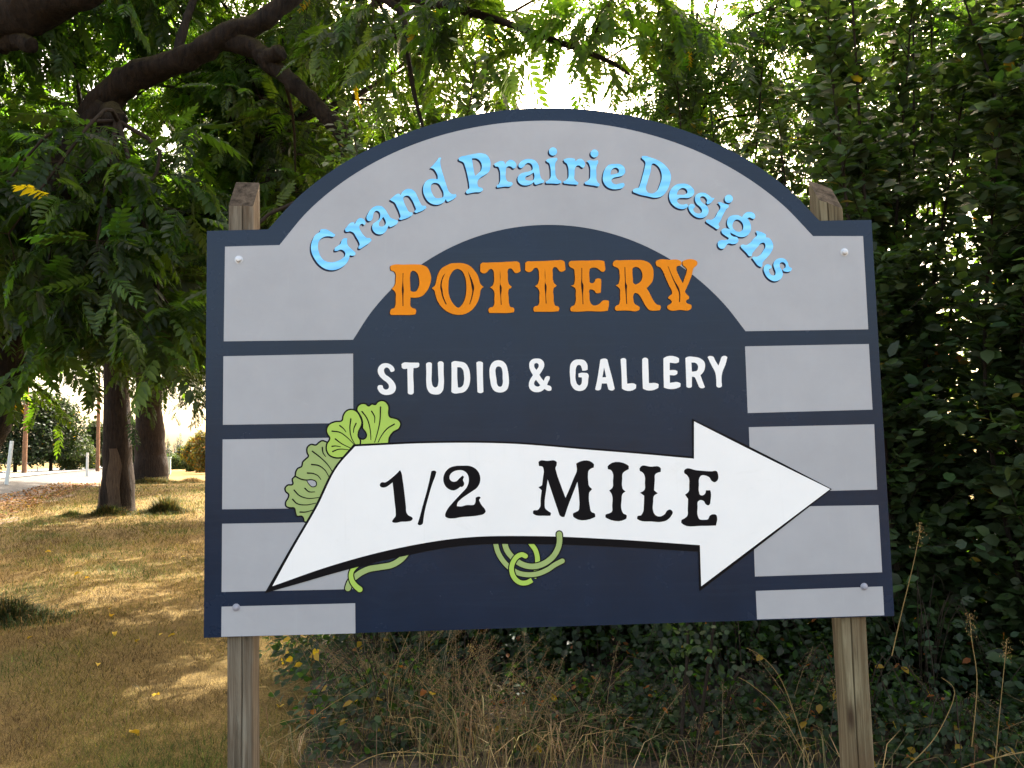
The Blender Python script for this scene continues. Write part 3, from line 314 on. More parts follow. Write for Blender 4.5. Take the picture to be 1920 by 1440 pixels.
# ------------------------------------------------------------------ the sign
SIGN_C, SIGN_PHI, SIGN_ZB = (0.12735, 2.97954), 0.03133, 1.6 - .62398
sign = empty('roadside_sign', (SIGN_C[0], SIGN_C[1], 0), 'large navy and grey arched sign board with a white arrow on two wooden posts', 'sign', rz=SIGN_PHI)
def SP(x, z, layer=0.0): return (x / 1000, -layer / 1000, SIGN_ZB + z / 1000)      # board millimetres to the sign's own axes
def parse(s):
    out = []
    for w in s.split():
        c = w.endswith('*'); a, b = w.rstrip('*').split(','); out.append((float(a), float(b), c))
    return out
def outline(s, closed=True, n=5):
    """smooth curve through the points, broken at corners"""
    P = parse(s); k = len(P); X = np.array([p[:2] for p in P]); out = []
    tang = []
    for i in range(k):
        if P[i][2] or (not closed and i in (0, k - 1)): tang.append(None); continue
        v0, v1 = X[i] - X[i - 1], X[(i + 1) % k] - X[i]
        d0, d1 = max(np.hypot(*v0), 1e-6), max(np.hypot(*v1), 1e-6)
        t = v0 / d0 * d1 + v1 / d1 * d0
        tang.append(t / max(np.hypot(*t), 1e-9))
    for i in range(k if closed else k - 1):
        a, b = X[i], X[(i + 1) % k]; d = np.hypot(*(b - a))
        ta, tb = tang[i], tang[(i + 1) % k]
        if ta is None and tb is None: out.append(a); continue
        h1 = a + (ta * d / 3 if ta is not None else (b - a) / 3); h2 = b - (tb * d / 3 if tb is not None else (b - a) / 3)
        for j in range(n):
            u = j / n; out.append((1 - u) ** 3 * a + 3 * u * (1 - u) ** 2 * h1 + 3 * u * u * (1 - u) * h2 + u ** 3 * b)
    if not closed: out.append(X[-1])
    return np.array(out)
def sheet(name, loops, mat, layer, parent=sign, thick=.3, off=(0, 0)):
    """a flat cut-out with holes, `thick` millimetres deep, its front `layer` millimetres before the board"""
    cu = bpy.data.curves.new('tmp', 'CURVE'); cu.dimensions = '2D'; cu.fill_mode = 'BOTH'; cu.extrude = thick / 2000
    for L in loops:
        sp = cu.splines.new('POLY'); sp.points.add(len(L) - 1)
        for p, (x, z) in zip(sp.points, L): p.co = ((x + off[0]) / 1000, (z + off[1]) / 1000, 0, 1)
        sp.use_cyclic_u = True
    o = bpy.data.objects.new('tmp', cu); COL.objects.link(o)
    me = bpy.data.meshes.new_from_object(o.evaluated_get(bpy.context.evaluated_depsgraph_get()))
    bpy.data.objects.remove(o); bpy.data.curves.remove(cu)
    me.transform(Matrix(((1, 0, 0, 0), (0, 0, -1, (thick / 2 - layer) / 1000), (0, 1, 0, SIGN_ZB), (0, 0, 0, 1))))
    me.name = name; me.materials.clear(); me.materials.append(mat)
    return link(name, me, mat, parent)
def ribbon(name, lines, mat, layer, parent=sign, caps=3):
    """brush strokes: lines = [(points, width at start, width at end, closed)]"""
    V, F = [], []
    for P, w0, w1, closed in lines:
        P = np.asarray(P); k = len(P)
        t = (np.roll(P, -1, 0) - np.roll(P, 1, 0)) if closed else np.gradient(P, axis=0)
        t = t / np.maximum(np.hypot(t[:, 0], t[:, 1])[:, None], 1e-9); nrm = np.stack([-t[:, 1], t[:, 0]], 1)
        w = np.linspace(w0, w1, k)[:, None] / 2
        a, b = P + nrm * w, P - nrm * w; o = len(V)
        V += [SP(*q, layer) for q in a] + [SP(*q, layer) for q in b]
        for i in range(k if closed else k - 1):
            j = (i + 1) % k; F.append((o + i, o + k + i, o + k + j, o + j))
        if not closed:
            for e, sgn in [((0, -1), (k - 1, 1))[c_] for c_ in range(2) if caps & (1 << c_)]:
                c = [P[e] + w[e] * (nrm[e] * math.cos(q) + sgn * t[e] * math.sin(q)) for q in np.linspace(0, math.pi, 8)]
                o = len(V); V += [SP(*q, layer) for q in c]; F.append(tuple(range(o, o + 8)) if sgn < 0 else tuple(range(o + 7, o - 1, -1)))
    me = bpy.data.meshes.new(name); me.from_pydata(V, [], F); me.update()
    return link(name, me, mat, parent)
board = sheet('board', [outline(BOARD, n=10)], NAVY, 0.0, thick=18)
for b_ in BLOCKS: sheet('painted_block', [outline(b_, n=8)], GREY, .4, board)
ATT = {}
for nm, loops in BLUE:
    Ls = [outline(l) for l in loops]
    o = sheet('letter', Ls, FOIL, 1.4)
    sheet('letter_shadow', Ls, SHADOWP, .9, o, off=(-5.0, -5.6))
for nm, loops in ORANGE:
    Ls = [outline(l) for l in loops]
    solid = [l for l in Ls if not (np.ptp(l[:, 0]) < 30 and np.ptp(l[:, 1]) > 60) or nm == 'I']
    if nm == 'Y': solid = Ls[:1]
    o = sheet('letter', Ls, ORANGEP, 1.4)
    sheet('letter_shadow', solid, MAROON, .9, o, off=(-3.0, -1.5))
for nm, loops in WHITE: sheet('letter', [outline(l) for l in loops], WHITEP, .9)
arrow = sheet('arrow', [outline(ARROWW, n=8)], WHITEP, 2.6)
sheet('arrow_outline', [outline(ARROWB, n=8)], BLACKP, 2.2, arrow)
for nm, loops in BLACK: sheet('letter', [outline(l) for l in loops], BLACKP, 3.0)
# the leafy flourish behind the arrow
em = [(LEAVES[0], LIME, 1.2), (LEAVES[1], SAGE, .9), (LEAVES[2], LIME, 1.5)]
for s_, m_, ly in em:
    L = outline(s_)
    o = sheet('painted_leaf', [L], m_, ly, thick=.2)
    ribbon('leaf_outline', [(L, 5.5, 5.5, True)], BLACKP, ly + .1, o)
for s_, m_ in zip(DROPS, (GREY, NAVY)): sheet('leaf_gap', [outline(s_)], m_, 1.7, thick=.1)
ribbon('leaf_vein', [(outline(v, False), 5.0, 2.6, False) for v in VEINS], BLACKP, 1.8)
for i, (kind, w, ly, caps, s_) in enumerate(TEND):
    L = outline(s_, False, 8); wd = w * 1.86; w0 = wd * (.55 if i == 1 else 1)
    o = ribbon('painted_tendril', [(L, w0, wd, False)], LIME if kind == 'lime' else SAGE, ly + .12, sign, caps)
    ribbon('tendril_outline', [(L, w0 + 8, wd + 8, False)], BLACKP, ly, o, caps)
# posts: weathered four by fours with a long drying crack, tops cut on a slant
def wood(name, dark, light):
    m, nt, b = new_mat(name)
    f = noise(nt, 1.6, 7, .7, objco(nt, (26, 26, 1.1)), .8)
    g = noise(nt, 3.0, 4, .6, objco(nt, (1, 1, .5)))
    c = ramp(nt, f, [(.28, tuple(x * .42 for x in dark)), (.45, dark), (.68, light)])
    c = mixc(nt, ramp(nt, g, [(.42, (0, 0, 0)), (.66, (.75, .75, .75))]), c, (.10, .062, .034))
    kn = N(nt, 'ShaderNodeTexVoronoi', Scale=1.0); nt.links.new(objco(nt, (9, 9, 2.6)), kn.inputs['Vector'])      # knots and little checks
    c = mixc(nt, ramp(nt, kn.outputs['Distance'], [(.05, (.9, .9, .9)), (.17, (0, 0, 0))]), c, (.035, .020, .011))
    ck = noise(nt, 2.4, 3, .5, objco(nt, (60, 60, 1.0)), .2)
    c = mixc(nt, ramp(nt, ck, [(.64, (0, 0, 0)), (.70, (.8, .8, .8))]), c, (.03, .02, .012))
    nt.links.new(c, b.inputs['Base Color']); b.inputs['Roughness'].default_value = .9
    b.inputs['Specular IOR Level'].default_value = .2
    bump(nt, b, f, .6, .006)
    return m
WOOD_L, WOOD_R = wood('weathered_wood', (.105, .084, .060), (.245, .215, .165)), wood('weathered_green_wood', (.115, .092, .052), (.265, .23, .145))
ENDGRAIN = plain('end_grain', (.045, .035, .026), .95, 0, .9, 34, .1, .9)
def post(cx, mat, front, side, seam, top):
    h, y0 = .0445, .0185
    prof = [(-h + .004, -h), (seam - .003, -h), (seam, -h + .008), (seam + .0035, -h), (h - .004, -h), (h, -h + .004), (h, h - .004), (h - .004, h), (-h + .004, h), (-h, h - .004), (-h, -h + .004)]
    bm = bmesh.new(); rows = []
    zs = list(np.linspace(-.3, top - front - side - .01, 14)) + [None]
    for z in zs:
        row = []
        for x, y in prof:
            wob = .0012 * math.sin(z * 9 + x * 90) if z is not None else 0
            zz = z if z is not None else top - front * (1 - y / h) / 2 - side * (1 + x / h) / 2
            row.append(bm.verts.new((cx + x + wob, y0 + h + y, zz)))
        rows.append(row)
    for a, b in zip(rows, rows[1:]):
        for i in range(len(prof)):
            j = (i + 1) % len(prof); bm.faces.new((a[i], a[j], b[j], b[i]))
    cap = bm.faces.new(rows[-1]); cap.material_index = 1
    me = bpy.data.meshes.new('post'); bm.to_mesh(me); bm.free()
    me.materials.append(mat); me.materials.append(ENDGRAIN)
    return link('post', me, mat, sign)
pl = post(-1.102, WOOD_L, .118, .004, .006, float(at(460, 344, 3.07)[2]))
pr = post(1.080, WOOD_R, .105, .035, -.012, float(at(1530, 339, 3.13)[2]))
pl['label'] = 'weathered grey post carrying the left end of the board'
pr['label'] = 'weathered greenish post carrying the right end of the board'
def lathe_front(x, z, prof, mat, name):
    V, F = [], []; n = 14
    for r, d in prof: V += [(x / 1000 + r / 1000 * math.cos(2 * math.pi * k / n), -d / 1000, SIGN_ZB + z / 1000 + r / 1000 * math.sin(2 * math.pi * k / n)) for k in range(n)]
    for i in range(len(prof) - 1):
        for k in range(n): j = (k + 1) % n; F.append((i * n + k, i * n + j, (i + 1) * n + j, (i + 1) * n + k))
    F.append(tuple(range((len(prof) - 1) * n, len(prof) * n)))
    me = bpy.data.meshes.new(name); me.from_pydata(V, [], F); me.update()
    return link(name, me, mat, sign)
STEEL = plain('galvanised_steel', (.5, .5, .52), .45, .6, .2, 60)
PAINTED_BOLT = plain('grey_painted_bolt', (.27, .27, .32), .5, 0, .1, 60)
for i, (x, z) in enumerate(BOLTS):
    sc_ = 1.0 if i < 2 else .9
    lathe_front(x, z, [(15 * sc_, .2), (15 * sc_, 2.2), (11 * sc_, 2.8), (10.5 * sc_, 6.5), (7 * sc_, 9), (2 * sc_, 9.8)], STEEL if i < 2 else PAINTED_BOLT, 'bolt')
# ------------------------------------------------------------------ the ground
def ground_mat():
    m, nt, b = new_mat('dry_lawn')
    co = objco(nt)
    big = noise(nt, .55, 5, .65, co); mid = noise(nt, 5, 5, .65, co); fine = noise(nt, 60, 4, .7, co)
    c1 = ramp(nt, big, [(.33, (.085, .055, .013)), (.5, (.14, .10, .022)), (.68, (.10, .09, .018))])
    c2 = ramp(nt, mid, [(.35, (.10, .055, .022)), (.55, (.28, .18, .06)), (.72, (.23, .16, .048))])
    c = mixc(nt, .55, c1, c2)
    c = mixc(nt, .6, c, ramp(nt, fine, [(.35, (.07, .04, .018)), (.65, (.25, .17, .06))]))
    nt.links.new(c, b.inputs['Base Color']); b.inputs['Roughness'].default_value = .95
    b.inputs['Specular IOR Level'].default_value = .1
    bump(nt, b, fine, .8, .03)
    return m
LAWN = ground_mat()
def grid(name, xs, ys, fz, mat, kind='structure'):
    X, Y = np.meshgrid(xs, ys); Z = fz(X, Y)
    V = np.stack([X.ravel(), Y.ravel(), Z.ravel()], 1); w = len(xs)
    i = (np.arange(len(ys) - 1)[:, None] * w + np.arange(w - 1)[None]).ravel()
    T = np.concatenate([np.stack([i, i + 1, i + w + 1], 1), np.stack([i, i + w + 1, i + w], 1)])
    return link(name, np_mesh(name, V, T, smooth=True), mat, None, kind)
_xs = np.concatenate([-np.geomspace(900, 30, 22), np.arange(-29, 20, .5), np.geomspace(21, 900, 20)])
_ys = np.concatenate([-np.geomspace(900, 12, 14), np.arange(-11, 70, .5), np.geomspace(72, 900, 26)])
grid('ground', _xs, _ys, ground_z, LAWN)
# road, verge, leaf litter: strips that follow the avenue, each a sheet above the ground
UD, ND = np.array([-.34, .94]), np.array([-.94, -.34])
def strip(name, L0, L1, s0, s1, lift, mat, nl=14, ns=120, wav=0):
    s = np.linspace(s0, s1, ns); V = []
    for a in s:
        e = wav * (math.sin(a * .7) + .6 * math.sin(a * 1.9 + 1))
        for l in np.linspace(L0 + e, L1, nl):
            p = UD * a + ND * l; V.append((p[0], p[1], float(ground_z(p[0], p[1])) + lift))
    i = (np.arange(ns - 1)[:, None] * nl + np.arange(nl - 1)[None]).ravel()
    T = np.concatenate([np.stack([i, i + 1, i + nl + 1], 1), np.stack([i, i + nl + 1, i + nl], 1)])
    return link(name, np_mesh(name, np.array(V), T, smooth=True), mat, None, 'structure')
def speck(name, cols, s1=30, s2=8, bs=.5):
    m, nt, b = new_mat(name)
    co = objco(nt)
    v = N(nt, 'ShaderNodeTexVoronoi', Scale=s1); nt.links.new(co, v.inputs['Vector'])
    sp = nt.nodes.new('ShaderNodeSeparateColor'); nt.links.new(v.outputs['Color'], sp.inputs[0])
    c = ramp(nt, sp.outputs[0], [(i / (len(cols) - 1) if len(cols) > 1 else 0, q) for i, q in enumerate(cols)])
    c = mixc(nt, .35, c, ramp(nt, noise(nt, s2, 4, .6, co), [(.3, tuple(x * .5 for x in cols[0])), (.7, cols[-1])]))
    nt.links.new(c, b.inputs['Base Color']); b.inputs['Roughness'].default_value = .9
    bump(nt, b, v.outputs['Distance'], bs, .03)
    return m
LITTER = speck('leaf_litter', [(.07, .032, .016), (.15, .078, .040), (.21, .13, .075), (.10, .055, .032)], 9, 2)
GRAVEL = speck('verge_gravel', [(.034, .031, .029), (.052, .047, .044), (.072, .065, .060), (.024, .022, .021)], 28, 3)
ASPHALT = speck('asphalt', [(.075, .075, .078), (.095, .095, .098), (.115, .115, .118)], 60, 2, .2)
strip('leaf_litter', 5.15, 6.8, 4, 70, .006, LITTER, wav=.25)
strip('gravel_verge', 6.45, 9.75, 2, 160, .012, GRAVEL, wav=.18)
strip('road', 9.7, 17.2, -60, 420, .05, ASPHALT, 16, 260)
V_ = [(x, y, float(ground_z(x, y)) + .03) for x in np.linspace(-9, 60, 70) for y in (1.3 + .1 * math.sin(x), -1, -4, -8, -12.5)]
T_ = [(a * 5 + b, a * 5 + b + 5, a * 5 + b + 6) for a in range(69) for b in range(4)] + [(a * 5 + b, a * 5 + b + 6, a * 5 + b + 1) for a in range(69) for b in range(4)]
link('added_side_road', np_mesh('added_side_road', np.array(V_), np.array(T_)[:, ::-1], smooth=True), speck('dark_asphalt', [(.030, .030, .033), (.042, .042, .045), (.055, .055, .058)], 60, 2, .2), None, 'structure')      # unseen road added behind the camera, dark to keep the board's reflection low
EDGEP = plain('road_line_paint', (.62, .62, .58), .7, 0, .1, 6)
strip('road_edge_line', 10.5, 10.62, -40, 300, .056, EDGEP, 2, 200)
YEL = plain('road_centre_paint', (.6, .42, .05), .7, 0, .1, 6)
strip('road_centre_line', 13.5, 13.62, -40, 300, .056, YEL, 2, 200)

# leaf mould under the hedge
def mould():
    V, T = [], []; n = 60; k = 10
    for i in range(n):
        x = -1.75 + 14 * (i / (n - 1)) ** 1.3; f = 3.85 + 3.6 * float(sm(-1.0, -1.8, x)) + .12 * math.sin(x * 5) + .08 * math.sin(x * 11 + 1)
        for j in range(k): y = f + (14 - f) * (j / (k - 1)) ** 1.6; V.append((x, y, float(ground_z(x, y)) + .012 * min(1, j)))
    for i in range(n - 1):
        for j in range(k - 1): a = i * k + j; T += [(a, a + k, a + k + 1), (a, a + k + 1, a + 1)]
    link('hedge_soil', np_mesh('hedge_soil', np.array(V), np.array(T), smooth=True), speck('leaf_mould', [(.030, .020, .012), (.055, .036, .020), (.075, .048, .026), (.025, .020, .012)], 22, 3), None, 'structure')
mould()
# ------------------------------------------------------------------ leaf shapes
OV = np.array([(0, 0, 0), (-.27, .28, .05), (.27, .28, .05), (0, .5, -.02), (-.25, .66, .03), (.25, .66, .03), (0, 1, -.12)])
OT = np.array([(0, 2, 3), (0, 3, 1), (2, 5, 3), (1, 3, 4), (5, 6, 3), (3, 6, 4)])
DV = np.array([(0, 0, 0), (.28, .45, .05), (0, 1, -.08), (-.28, .45, .05)]); DT = np.array([(0, 1, 2), (0, 2, 3)])
def frond_template(n=8, fine=True, seed=0, wid=.28, ll=.21, droop=.22):
    """a pinnate leaf one unit long: curved stalk, n pairs of leaflets and one at the tip"""
    r = np.random.default_rng(seed); V, T = [], []
    def stalk(t): return np.array([.03 * math.sin(3 * t + seed), t, .10 * t - droop * 1.6 * t * t])
    k = 5
    for i in range(k + 1):
        p = stalk(i / k); w = .007 * (1 - .6 * i / k); V += [p + (w, 0, 0), p - (w, 0, 0)]
    for i in range(k): a = 2 * i; T += [(a, a + 1, a + 3), (a, a + 3, a + 2)]
    for i in range(n + 1):
        for sd in ((-1, 1) if i < n else (0,)):
            t = .16 + .80 * i / n if sd else .97
            if sd and r.random() < .05: continue
            p = stalk(t); L = ll * (.72 + .5 * math.sin(math.pi * min(1, (i + .8) / (n + .8)))) * r.uniform(.85, 1.1)
            ang = sd * (math.radians(68 - 26 * i / n) + r.uniform(-.12, .12))
            ax = np.array([math.sin(ang), math.cos(ang), -.38 + r.uniform(-.25, .1)]); ax /= np.linalg.norm(ax)
            up = np.array([r.uniform(-.3, .3), r.uniform(-.3, .1), 1.0]); z = up - ax * (up @ ax); z /= np.linalg.norm(z); x = np.cross(ax, z)
            def q(a, b, c): return p + L * (x * a * wid + ax * b + z * c)
            o = len(V)
            if fine:
                V += [q(0, 0, 0), q(.55, .22, .05), q(.5, .6, .02), q(0, 1, -.1), q(-.5, .6, .02), q(-.55, .22, .05), q(0, .42, -.03)]
                T += [(o, o + 1, o + 6), (o + 1, o + 2, o + 6), (o + 2, o + 3, o + 6), (o + 3, o + 4, o + 6), (o + 4, o + 5, o + 6), (o + 5, o, o + 6)]
            else:
                V += [q(0, 0, 0), q(.55, .4, .05), q(0, 1, -.08), q(-.55, .4, .05)]; T += [(o, o + 1, o + 2), (o, o + 2, o + 3)]
    return np.array(V), np.array(T)
FR_FINE = [frond_template(8 + i % 2, True, i, .34, .23, .16 + .05 * i) for i in range(6)]
FR_COARSE = [frond_template(7, False, 20 + i, .36, .25, .2) for i in range(4)]
FR_LOCUST = [frond_template(9 + i % 2, True, 40 + i, .26, .19, .10 + .05 * i) for i in range(4)]
LEAF = leafy('leaf_blade')
LEAF_HEDGE = leafy('hedge_leaf_blade', .36, .5, .35, (2.5, 3.1, .7))
LEAF_FAR = leafy('far_leaf_blade', .22, .6, .2, (2.2, 2.5, .7))
LEAF_DRY = leafy('dry_blade', .25, .7, .15, (1.2, 1.15, .8))
def tints(n, base, var=.35, yellow=.015, yc=(.26, .155, .014)):
    c = np.array(base)[None] * np.exp(rng.normal(0, var, (n, 1))) * (1 + rng.normal(0, .08, (n, 3)))
    k = rng.random(n) < yellow
    c[k] = np.array(yc) * rng.uniform(.7, 1.2, (k.sum(), 1))
    return np.clip(c, .004, .8)
SIGN_POLY_X = (386, 1668)
def showing(P):
    u, v, d = project(P)
    ok = (u > -20) & (u < 1940) & (v > -20) & (v < 1460) & (d > .3)
    cov = (u > 386) & (u < 1668) & (v < 1190) & (v > 420 - np.where((u > 530) & (u < 1510), 215 * np.sqrt(np.clip(1 - ((u - 1020) / 510) ** 2, 0, 1)), 0))
    return ok & ~cov, d
def place_leaves(root, name, tmpls, pos, R, scale, cols, tmat, limit, origin, pool_base, pool_yellow=.02):
    """the leaves that show largest become leaf objects (shared meshes), the rest one foliage mesh"""
    vis, d = showing(pos)
    order = np.argsort(np.where(vis, d / scale, 1e9))
    pick = order[:limit]; pick = pick[vis[pick]]
    which = rng.integers(0, len(tmpls), len(pos))
    rest = np.ones(len(pos), bool); rest[pick] = False
    sp = Soup()
    for k, (tv, tt) in enumerate(tmpls):
        q = rest & (which == k); batch(sp, tv, tt, pos[q], R[q], scale[q], cols[q])
    link('foliage', sp.mesh('foliage', origin), tmat, root, 'stuff')
    if len(pick):
        pool = []
        for k, (tv, tt) in enumerate(tmpls):
            for j in range(max(1, 24 // len(tmpls))):
                c = tints(1, pool_base, .35, pool_yellow)[0]
                me = np_mesh(name, tv, tt, np.broadcast_to(c, (len(tt), 3))); me.materials.append(tmat); pool.append(me)
        org = np.asarray(origin)
        for i in pick:
            o = bpy.data.objects.new(name, pool[rng.integers(len(pool))])
            m = Matrix.Identity(4); a = R[i] * scale[i]; p = pos[i] - org
            for r_ in range(3):
                for c_ in range(3): m[r_][c_] = a[r_, c_]
                m[r_][3] = p[r_]
            o.parent = root; o.matrix_basis = m
            COL.objects.link(o)

# ------------------------------------------------------------------ walnuts: limbs, then branches to leaf clusters, shoots and pinnate leaves
BARK = bark('walnut_bark', (.004, .0025, .002), (.032, .021, .014), (.075, .056, .008))
BARK2 = bark('trunk_bark', (.007, .004, .003), (.034, .021, .014))
TWIG = plain('twig_bark', (.026, .017, .011), .9, 0, .4, 20, .2)
def limb_mesh(paths, origin, sides=14, wob=.05):
    sp = Soup()
    for P, r0, r1, flare in paths:
        n = max(8, 9 * len(P)); Q = smooth_path(P, n); t = np.linspace(0, 1, n)
        rad = r0 + (r1 - r0) * t ** .9 + flare * r0 * np.exp(-t * len(P) * 5 / 2.2)
        V, T = tube(Q, rad, sides, wob); sp.add(V, T, (.1, .1, .1))
    return sp.mesh('trunk', origin, True)
def crown(root, origin, skeleton, centres, nshoot, nfrond, flen, tmpls, base, limit, spread=.8, name='leaf', yellow=.012, out_from=None, droop=-.35, tw=.006, lmat=None):
    """skeleton: limb points branches start from; centres: leaf clusters"""
    tw_s = Soup(); pos, ax, up, sc, cl = [], [], [], [], []
    for c in centres:
        k = skeleton[np.argmin(np.linalg.norm(skeleton - c, axis=1) + rng.uniform(0, .6, len(skeleton)))]
        mid = (k + c) / 2 + rng.normal(0, .12, 3) * np.linalg.norm(c - k) + (0, 0, .12 * np.linalg.norm(c - k))
        Q = smooth_path([k, mid, c], 8); l = np.linalg.norm(c - k)
        V, T = tube(Q, np.linspace(min(.034, .012 + .008 * l), .008, 8) * (tw / .006), 5); tw_s.add(V, T, (.05, .04, .03))
        g = math.exp(rng.normal(0, .3))
        for s in range(nshoot):
            st = Q[rng.integers(3, 8)]
            d = rng.normal(0, 1, 3) * (1, 1, .6)
            if out_from is not None: d = unit(d) + .7 * unit(st - out_from)
            d = unit(d); L = spread * rng.uniform(.6, 1.3)
            u = np.linspace(0, 1, nfrond + 1)[1:]
            P = st + d * L * u[:, None] + np.array([0, 0, droop * L]) * (u ** 2)[:, None]
            V, T = tube(np.vstack([st, P[1::3] if nfrond > 3 else P]), np.linspace(tw, tw * .4, len(P[1::3]) + 1 if nfrond > 3 else len(P) + 1), 3, 0, False); tw_s.add(V, T, (.05, .045, .03))
            dd = unit(np.gradient(P, axis=0)) if len(P) > 1 else d[None]
            az = rng.normal(0, 1, (len(P), 3)); az = unit(az - (az * dd).sum(1, keepdims=True) * dd)
            a = unit(.75 * az * (1, 1, .5) + .55 * dd + (0, 0, -.12))
            pos.append(P); ax.append(a); up.append(np.array([0, 0, 1.0]) + rng.normal(0, .38, (len(P), 3)))
            sc.append(flen * rng.uniform(.65, 1.2, len(P))); cl.append(tints(len(P), np.array(base) * g, .28, yellow))
    pos, sc, cl = np.concatenate(pos), np.concatenate(sc), np.concatenate(cl)
    R = frames(np.concatenate(ax), np.concatenate(up))
    link('twigs', tw_s.mesh('twigs', origin), TWIG, root, 'stuff')
    place_leaves(root, name, tmpls, pos, R, sc, cl, lmat or LEAF, limit, origin, base, yellow)
def in_ellipsoid(n, c, r):
    v = unit(rng.normal(0, 1, (n, 3))) * rng.random((n, 1)) ** (1 / 3)
    return np.asarray(c) + v * np.asarray(r)
WAL = (.026, .044, .015)

# the near walnut, leaning in from the left
bA = hit(-125, 1150)
walA = empty('walnut_tree', bA, 'near walnut tree leaning in from the left edge, mossy limb arching above the sign', 'tree')
YA = bA[1]
trunkA = [bA + (0, 0, -.1), at(-70, 900, YA), at(-9, 720, YA), at(12, 600, YA - .1), at(75, 440, YA - .3), at(135, 320, YA - .5), at(205, 195, YA - .7)]
limbA = [at(150, 290, YA - .6), at(195, 192, YA - .7), at(262, 140, YA - .8), at(345, 112, YA - .9), at(425, 66, YA - 1), at(500, 34, YA - 1.0), at(600, -60, YA - .9), at(690, -150, YA - .8)]
limbD = [at(400, 76, YA - .95), at(470, 88, YA - 1.0), at(505, 118, YA - 1.05), at(552, 158, YA - 1.1), at(602, 208, YA - 1.1), at(640, 250, YA - 1.1), at(662, 312, YA - 1.1), at(715, 400, YA - 1.0)]
limbs = [(trunkA, .30, .20, .25), (limbA, .175, .07, 0), (limbD, .098, .066, 0), ([at(497, 112, YA - 1.05), at(515, 104, YA - 1.15), at(528, 97, YA - 1.2)], .085, .075, 0), ([at(205, 205, YA - .7), at(214, 222, YA - .95), at(222, 228, YA - 1.05)], .12, .09, 0),
         ([at(60, 470, YA - .2), at(130, 462, YA + .1), at(200, 440, YA + .3), at(285, 405, YA + .5), at(390, 395, YA + 1)], .13, .05, 0),
         ([at(-260, 200, 8.2), at(-60, 55, 7.6), at(60, 15, 7.4), at(175, -40, 7.2), at(330, -160, 7.0)], .27, .16, 0),
         ([at(0, 80, 7.6), at(30, 75, 7.5), at(60, 85, 7.4)], .10, .07, 0),
         ([at(330, 110, YA - .9), at(345, 50, YA - .8), at(362, 0, YA - .7), at(380, -80, YA - .5)], .05, .03, 0),
         ([at(128, 345, YA - .4), at(165, 365, YA), at(195, 360, YA + .3)], .07, .03, 0),
         ([at(600, -40, YA - .4), at(735, -8, 7.6), at(880, 22, 7.4), at(1000, 62, 7.2), at(1135, 112, 7.0), at(1180, 140, 6.9)], .060, .012, 0),
         ([at(700, -10, 7.6), at(752, 22, 7.5), at(762, 90, 7.4), at(780, 190, 7.4), at(800, 260, 7.4)], .040, .012, 0),
         ([at(900, 24, 7.4), at(930, 70, 7.6), at(960, 100, 7.8)], .018, .008, 0),
         ([at(520, 250, 10.5), at(512, 320, 10.4), at(505, 400, 10.4)], .075, .09, 0)]
link('trunk', limb_mesh(limbs, bA, 18, .085), BARK, walA)
skA = np.concatenate([smooth_path(P, 20) for P, *_ in limbs])
cA = np.concatenate([in_ellipsoid(136, (-4.9, 10.4, 5.6), (3.8, 2.4, 3.4)),
                     in_ellipsoid(16, (-3.4, 7.6, 3.6), (1.6, 1.0, 1.2)), in_ellipsoid(110, (.8, 14.2, 12.6), (5.2, 5.4, 1.8)), in_ellipsoid(14, (-4.6, 7.6, 3.5), (1.6, .9, .9)),  # the highest ellipsoid is unseen crown, added to shade the lawn and foreground
                     in_ellipsoid(16, (-4.3, 7.4, 3.0), (1.6, 1.0, .7)),
                     [at(u, v, d) for u, v, d in ((700, 10, 7.6), (745, 70, 8.6), (770, 160, 9.0), (830, 40, 7.3), (930, 20, 7.4), (1080, 60, 7.2), (1200, -30, 6.9), (600, 60, 8.2), (560, 20, 8), (480, 20, 8), (640, -20, 7.8))]])
cA = cA[(cA[:, 2] > 2.55 + .1 * rng.random(len(cA)))]
u_, v_, d_ = project(cA); Yl = YA - .9
cA = cA[~((cA[:, 1] < Yl + .75) & (cA[:, 2] > 3.4) & (u_ > 110) & (u_ < 660) & (cA[:, 1] > 7.0))]; u_, v_, d_ = project(cA)
cA = cA[~((u_ < 85) & (v_ > 440) & (cA[:, 1] < 9.0))]; u_, v_, d_ = project(cA)
cA = cA[~((u_ > 60) & (u_ < 200) & (v_ > 640) & (v_ < 900))]
front = (cA[:, 1] < 8.6) & (cA[:, 2] < 4.6)
crown(walA, bA, skA, cA[front], 7, 7, .52, FR_FINE, WAL, 300, .62, yellow=.0015)
crown(walA, bA, skA, cA[~front], 9, 8, .40, FR_FINE, (.031, .051, .012), 0, .70, yellow=.002)

# the two walnuts further along the avenue
def far_walnut(base, r, crown_r, label, centres, top, lean=0.0):
    root = empty('walnut_tree', base, label, 'tree')
    b = np.asarray(base)
    P = [b + (0, 0, -.2), b + (.0, 0, 1.0), b + (lean * .3, 0, 2.6), b + (lean, .1, 4.6), b + (lean * 1.5, .2, 6.6)]
    lb = [(P, r, r * .62, .30)]
    for k in range(6):
        a = k * 1.05 + r; dirv = np.array([math.cos(a), math.sin(a), .55]); s0 = b + (lean * 1.2, .1, 4.4 + .35 * k)
        lb.append(([s0, s0 + dirv * 2.0, s0 + dirv * (4.2) + (0, 0, .6), s0 + dirv * 6.0], r * .38, r * .1, 0))
    link('trunk', limb_mesh(lb, b, 20, .032), BARK2, root)
    crown(root, b, np.concatenate([smooth_path(p, 16) for p, *_ in lb]), centres, 9, 7, .60, FR_COARSE, (.017, .029, .008), 90, 1.25, 'leaf', .003, None, -.4, .01, LEAF_FAR)
    return root
bB = hit(220, 962); bC = hit(282, 906)
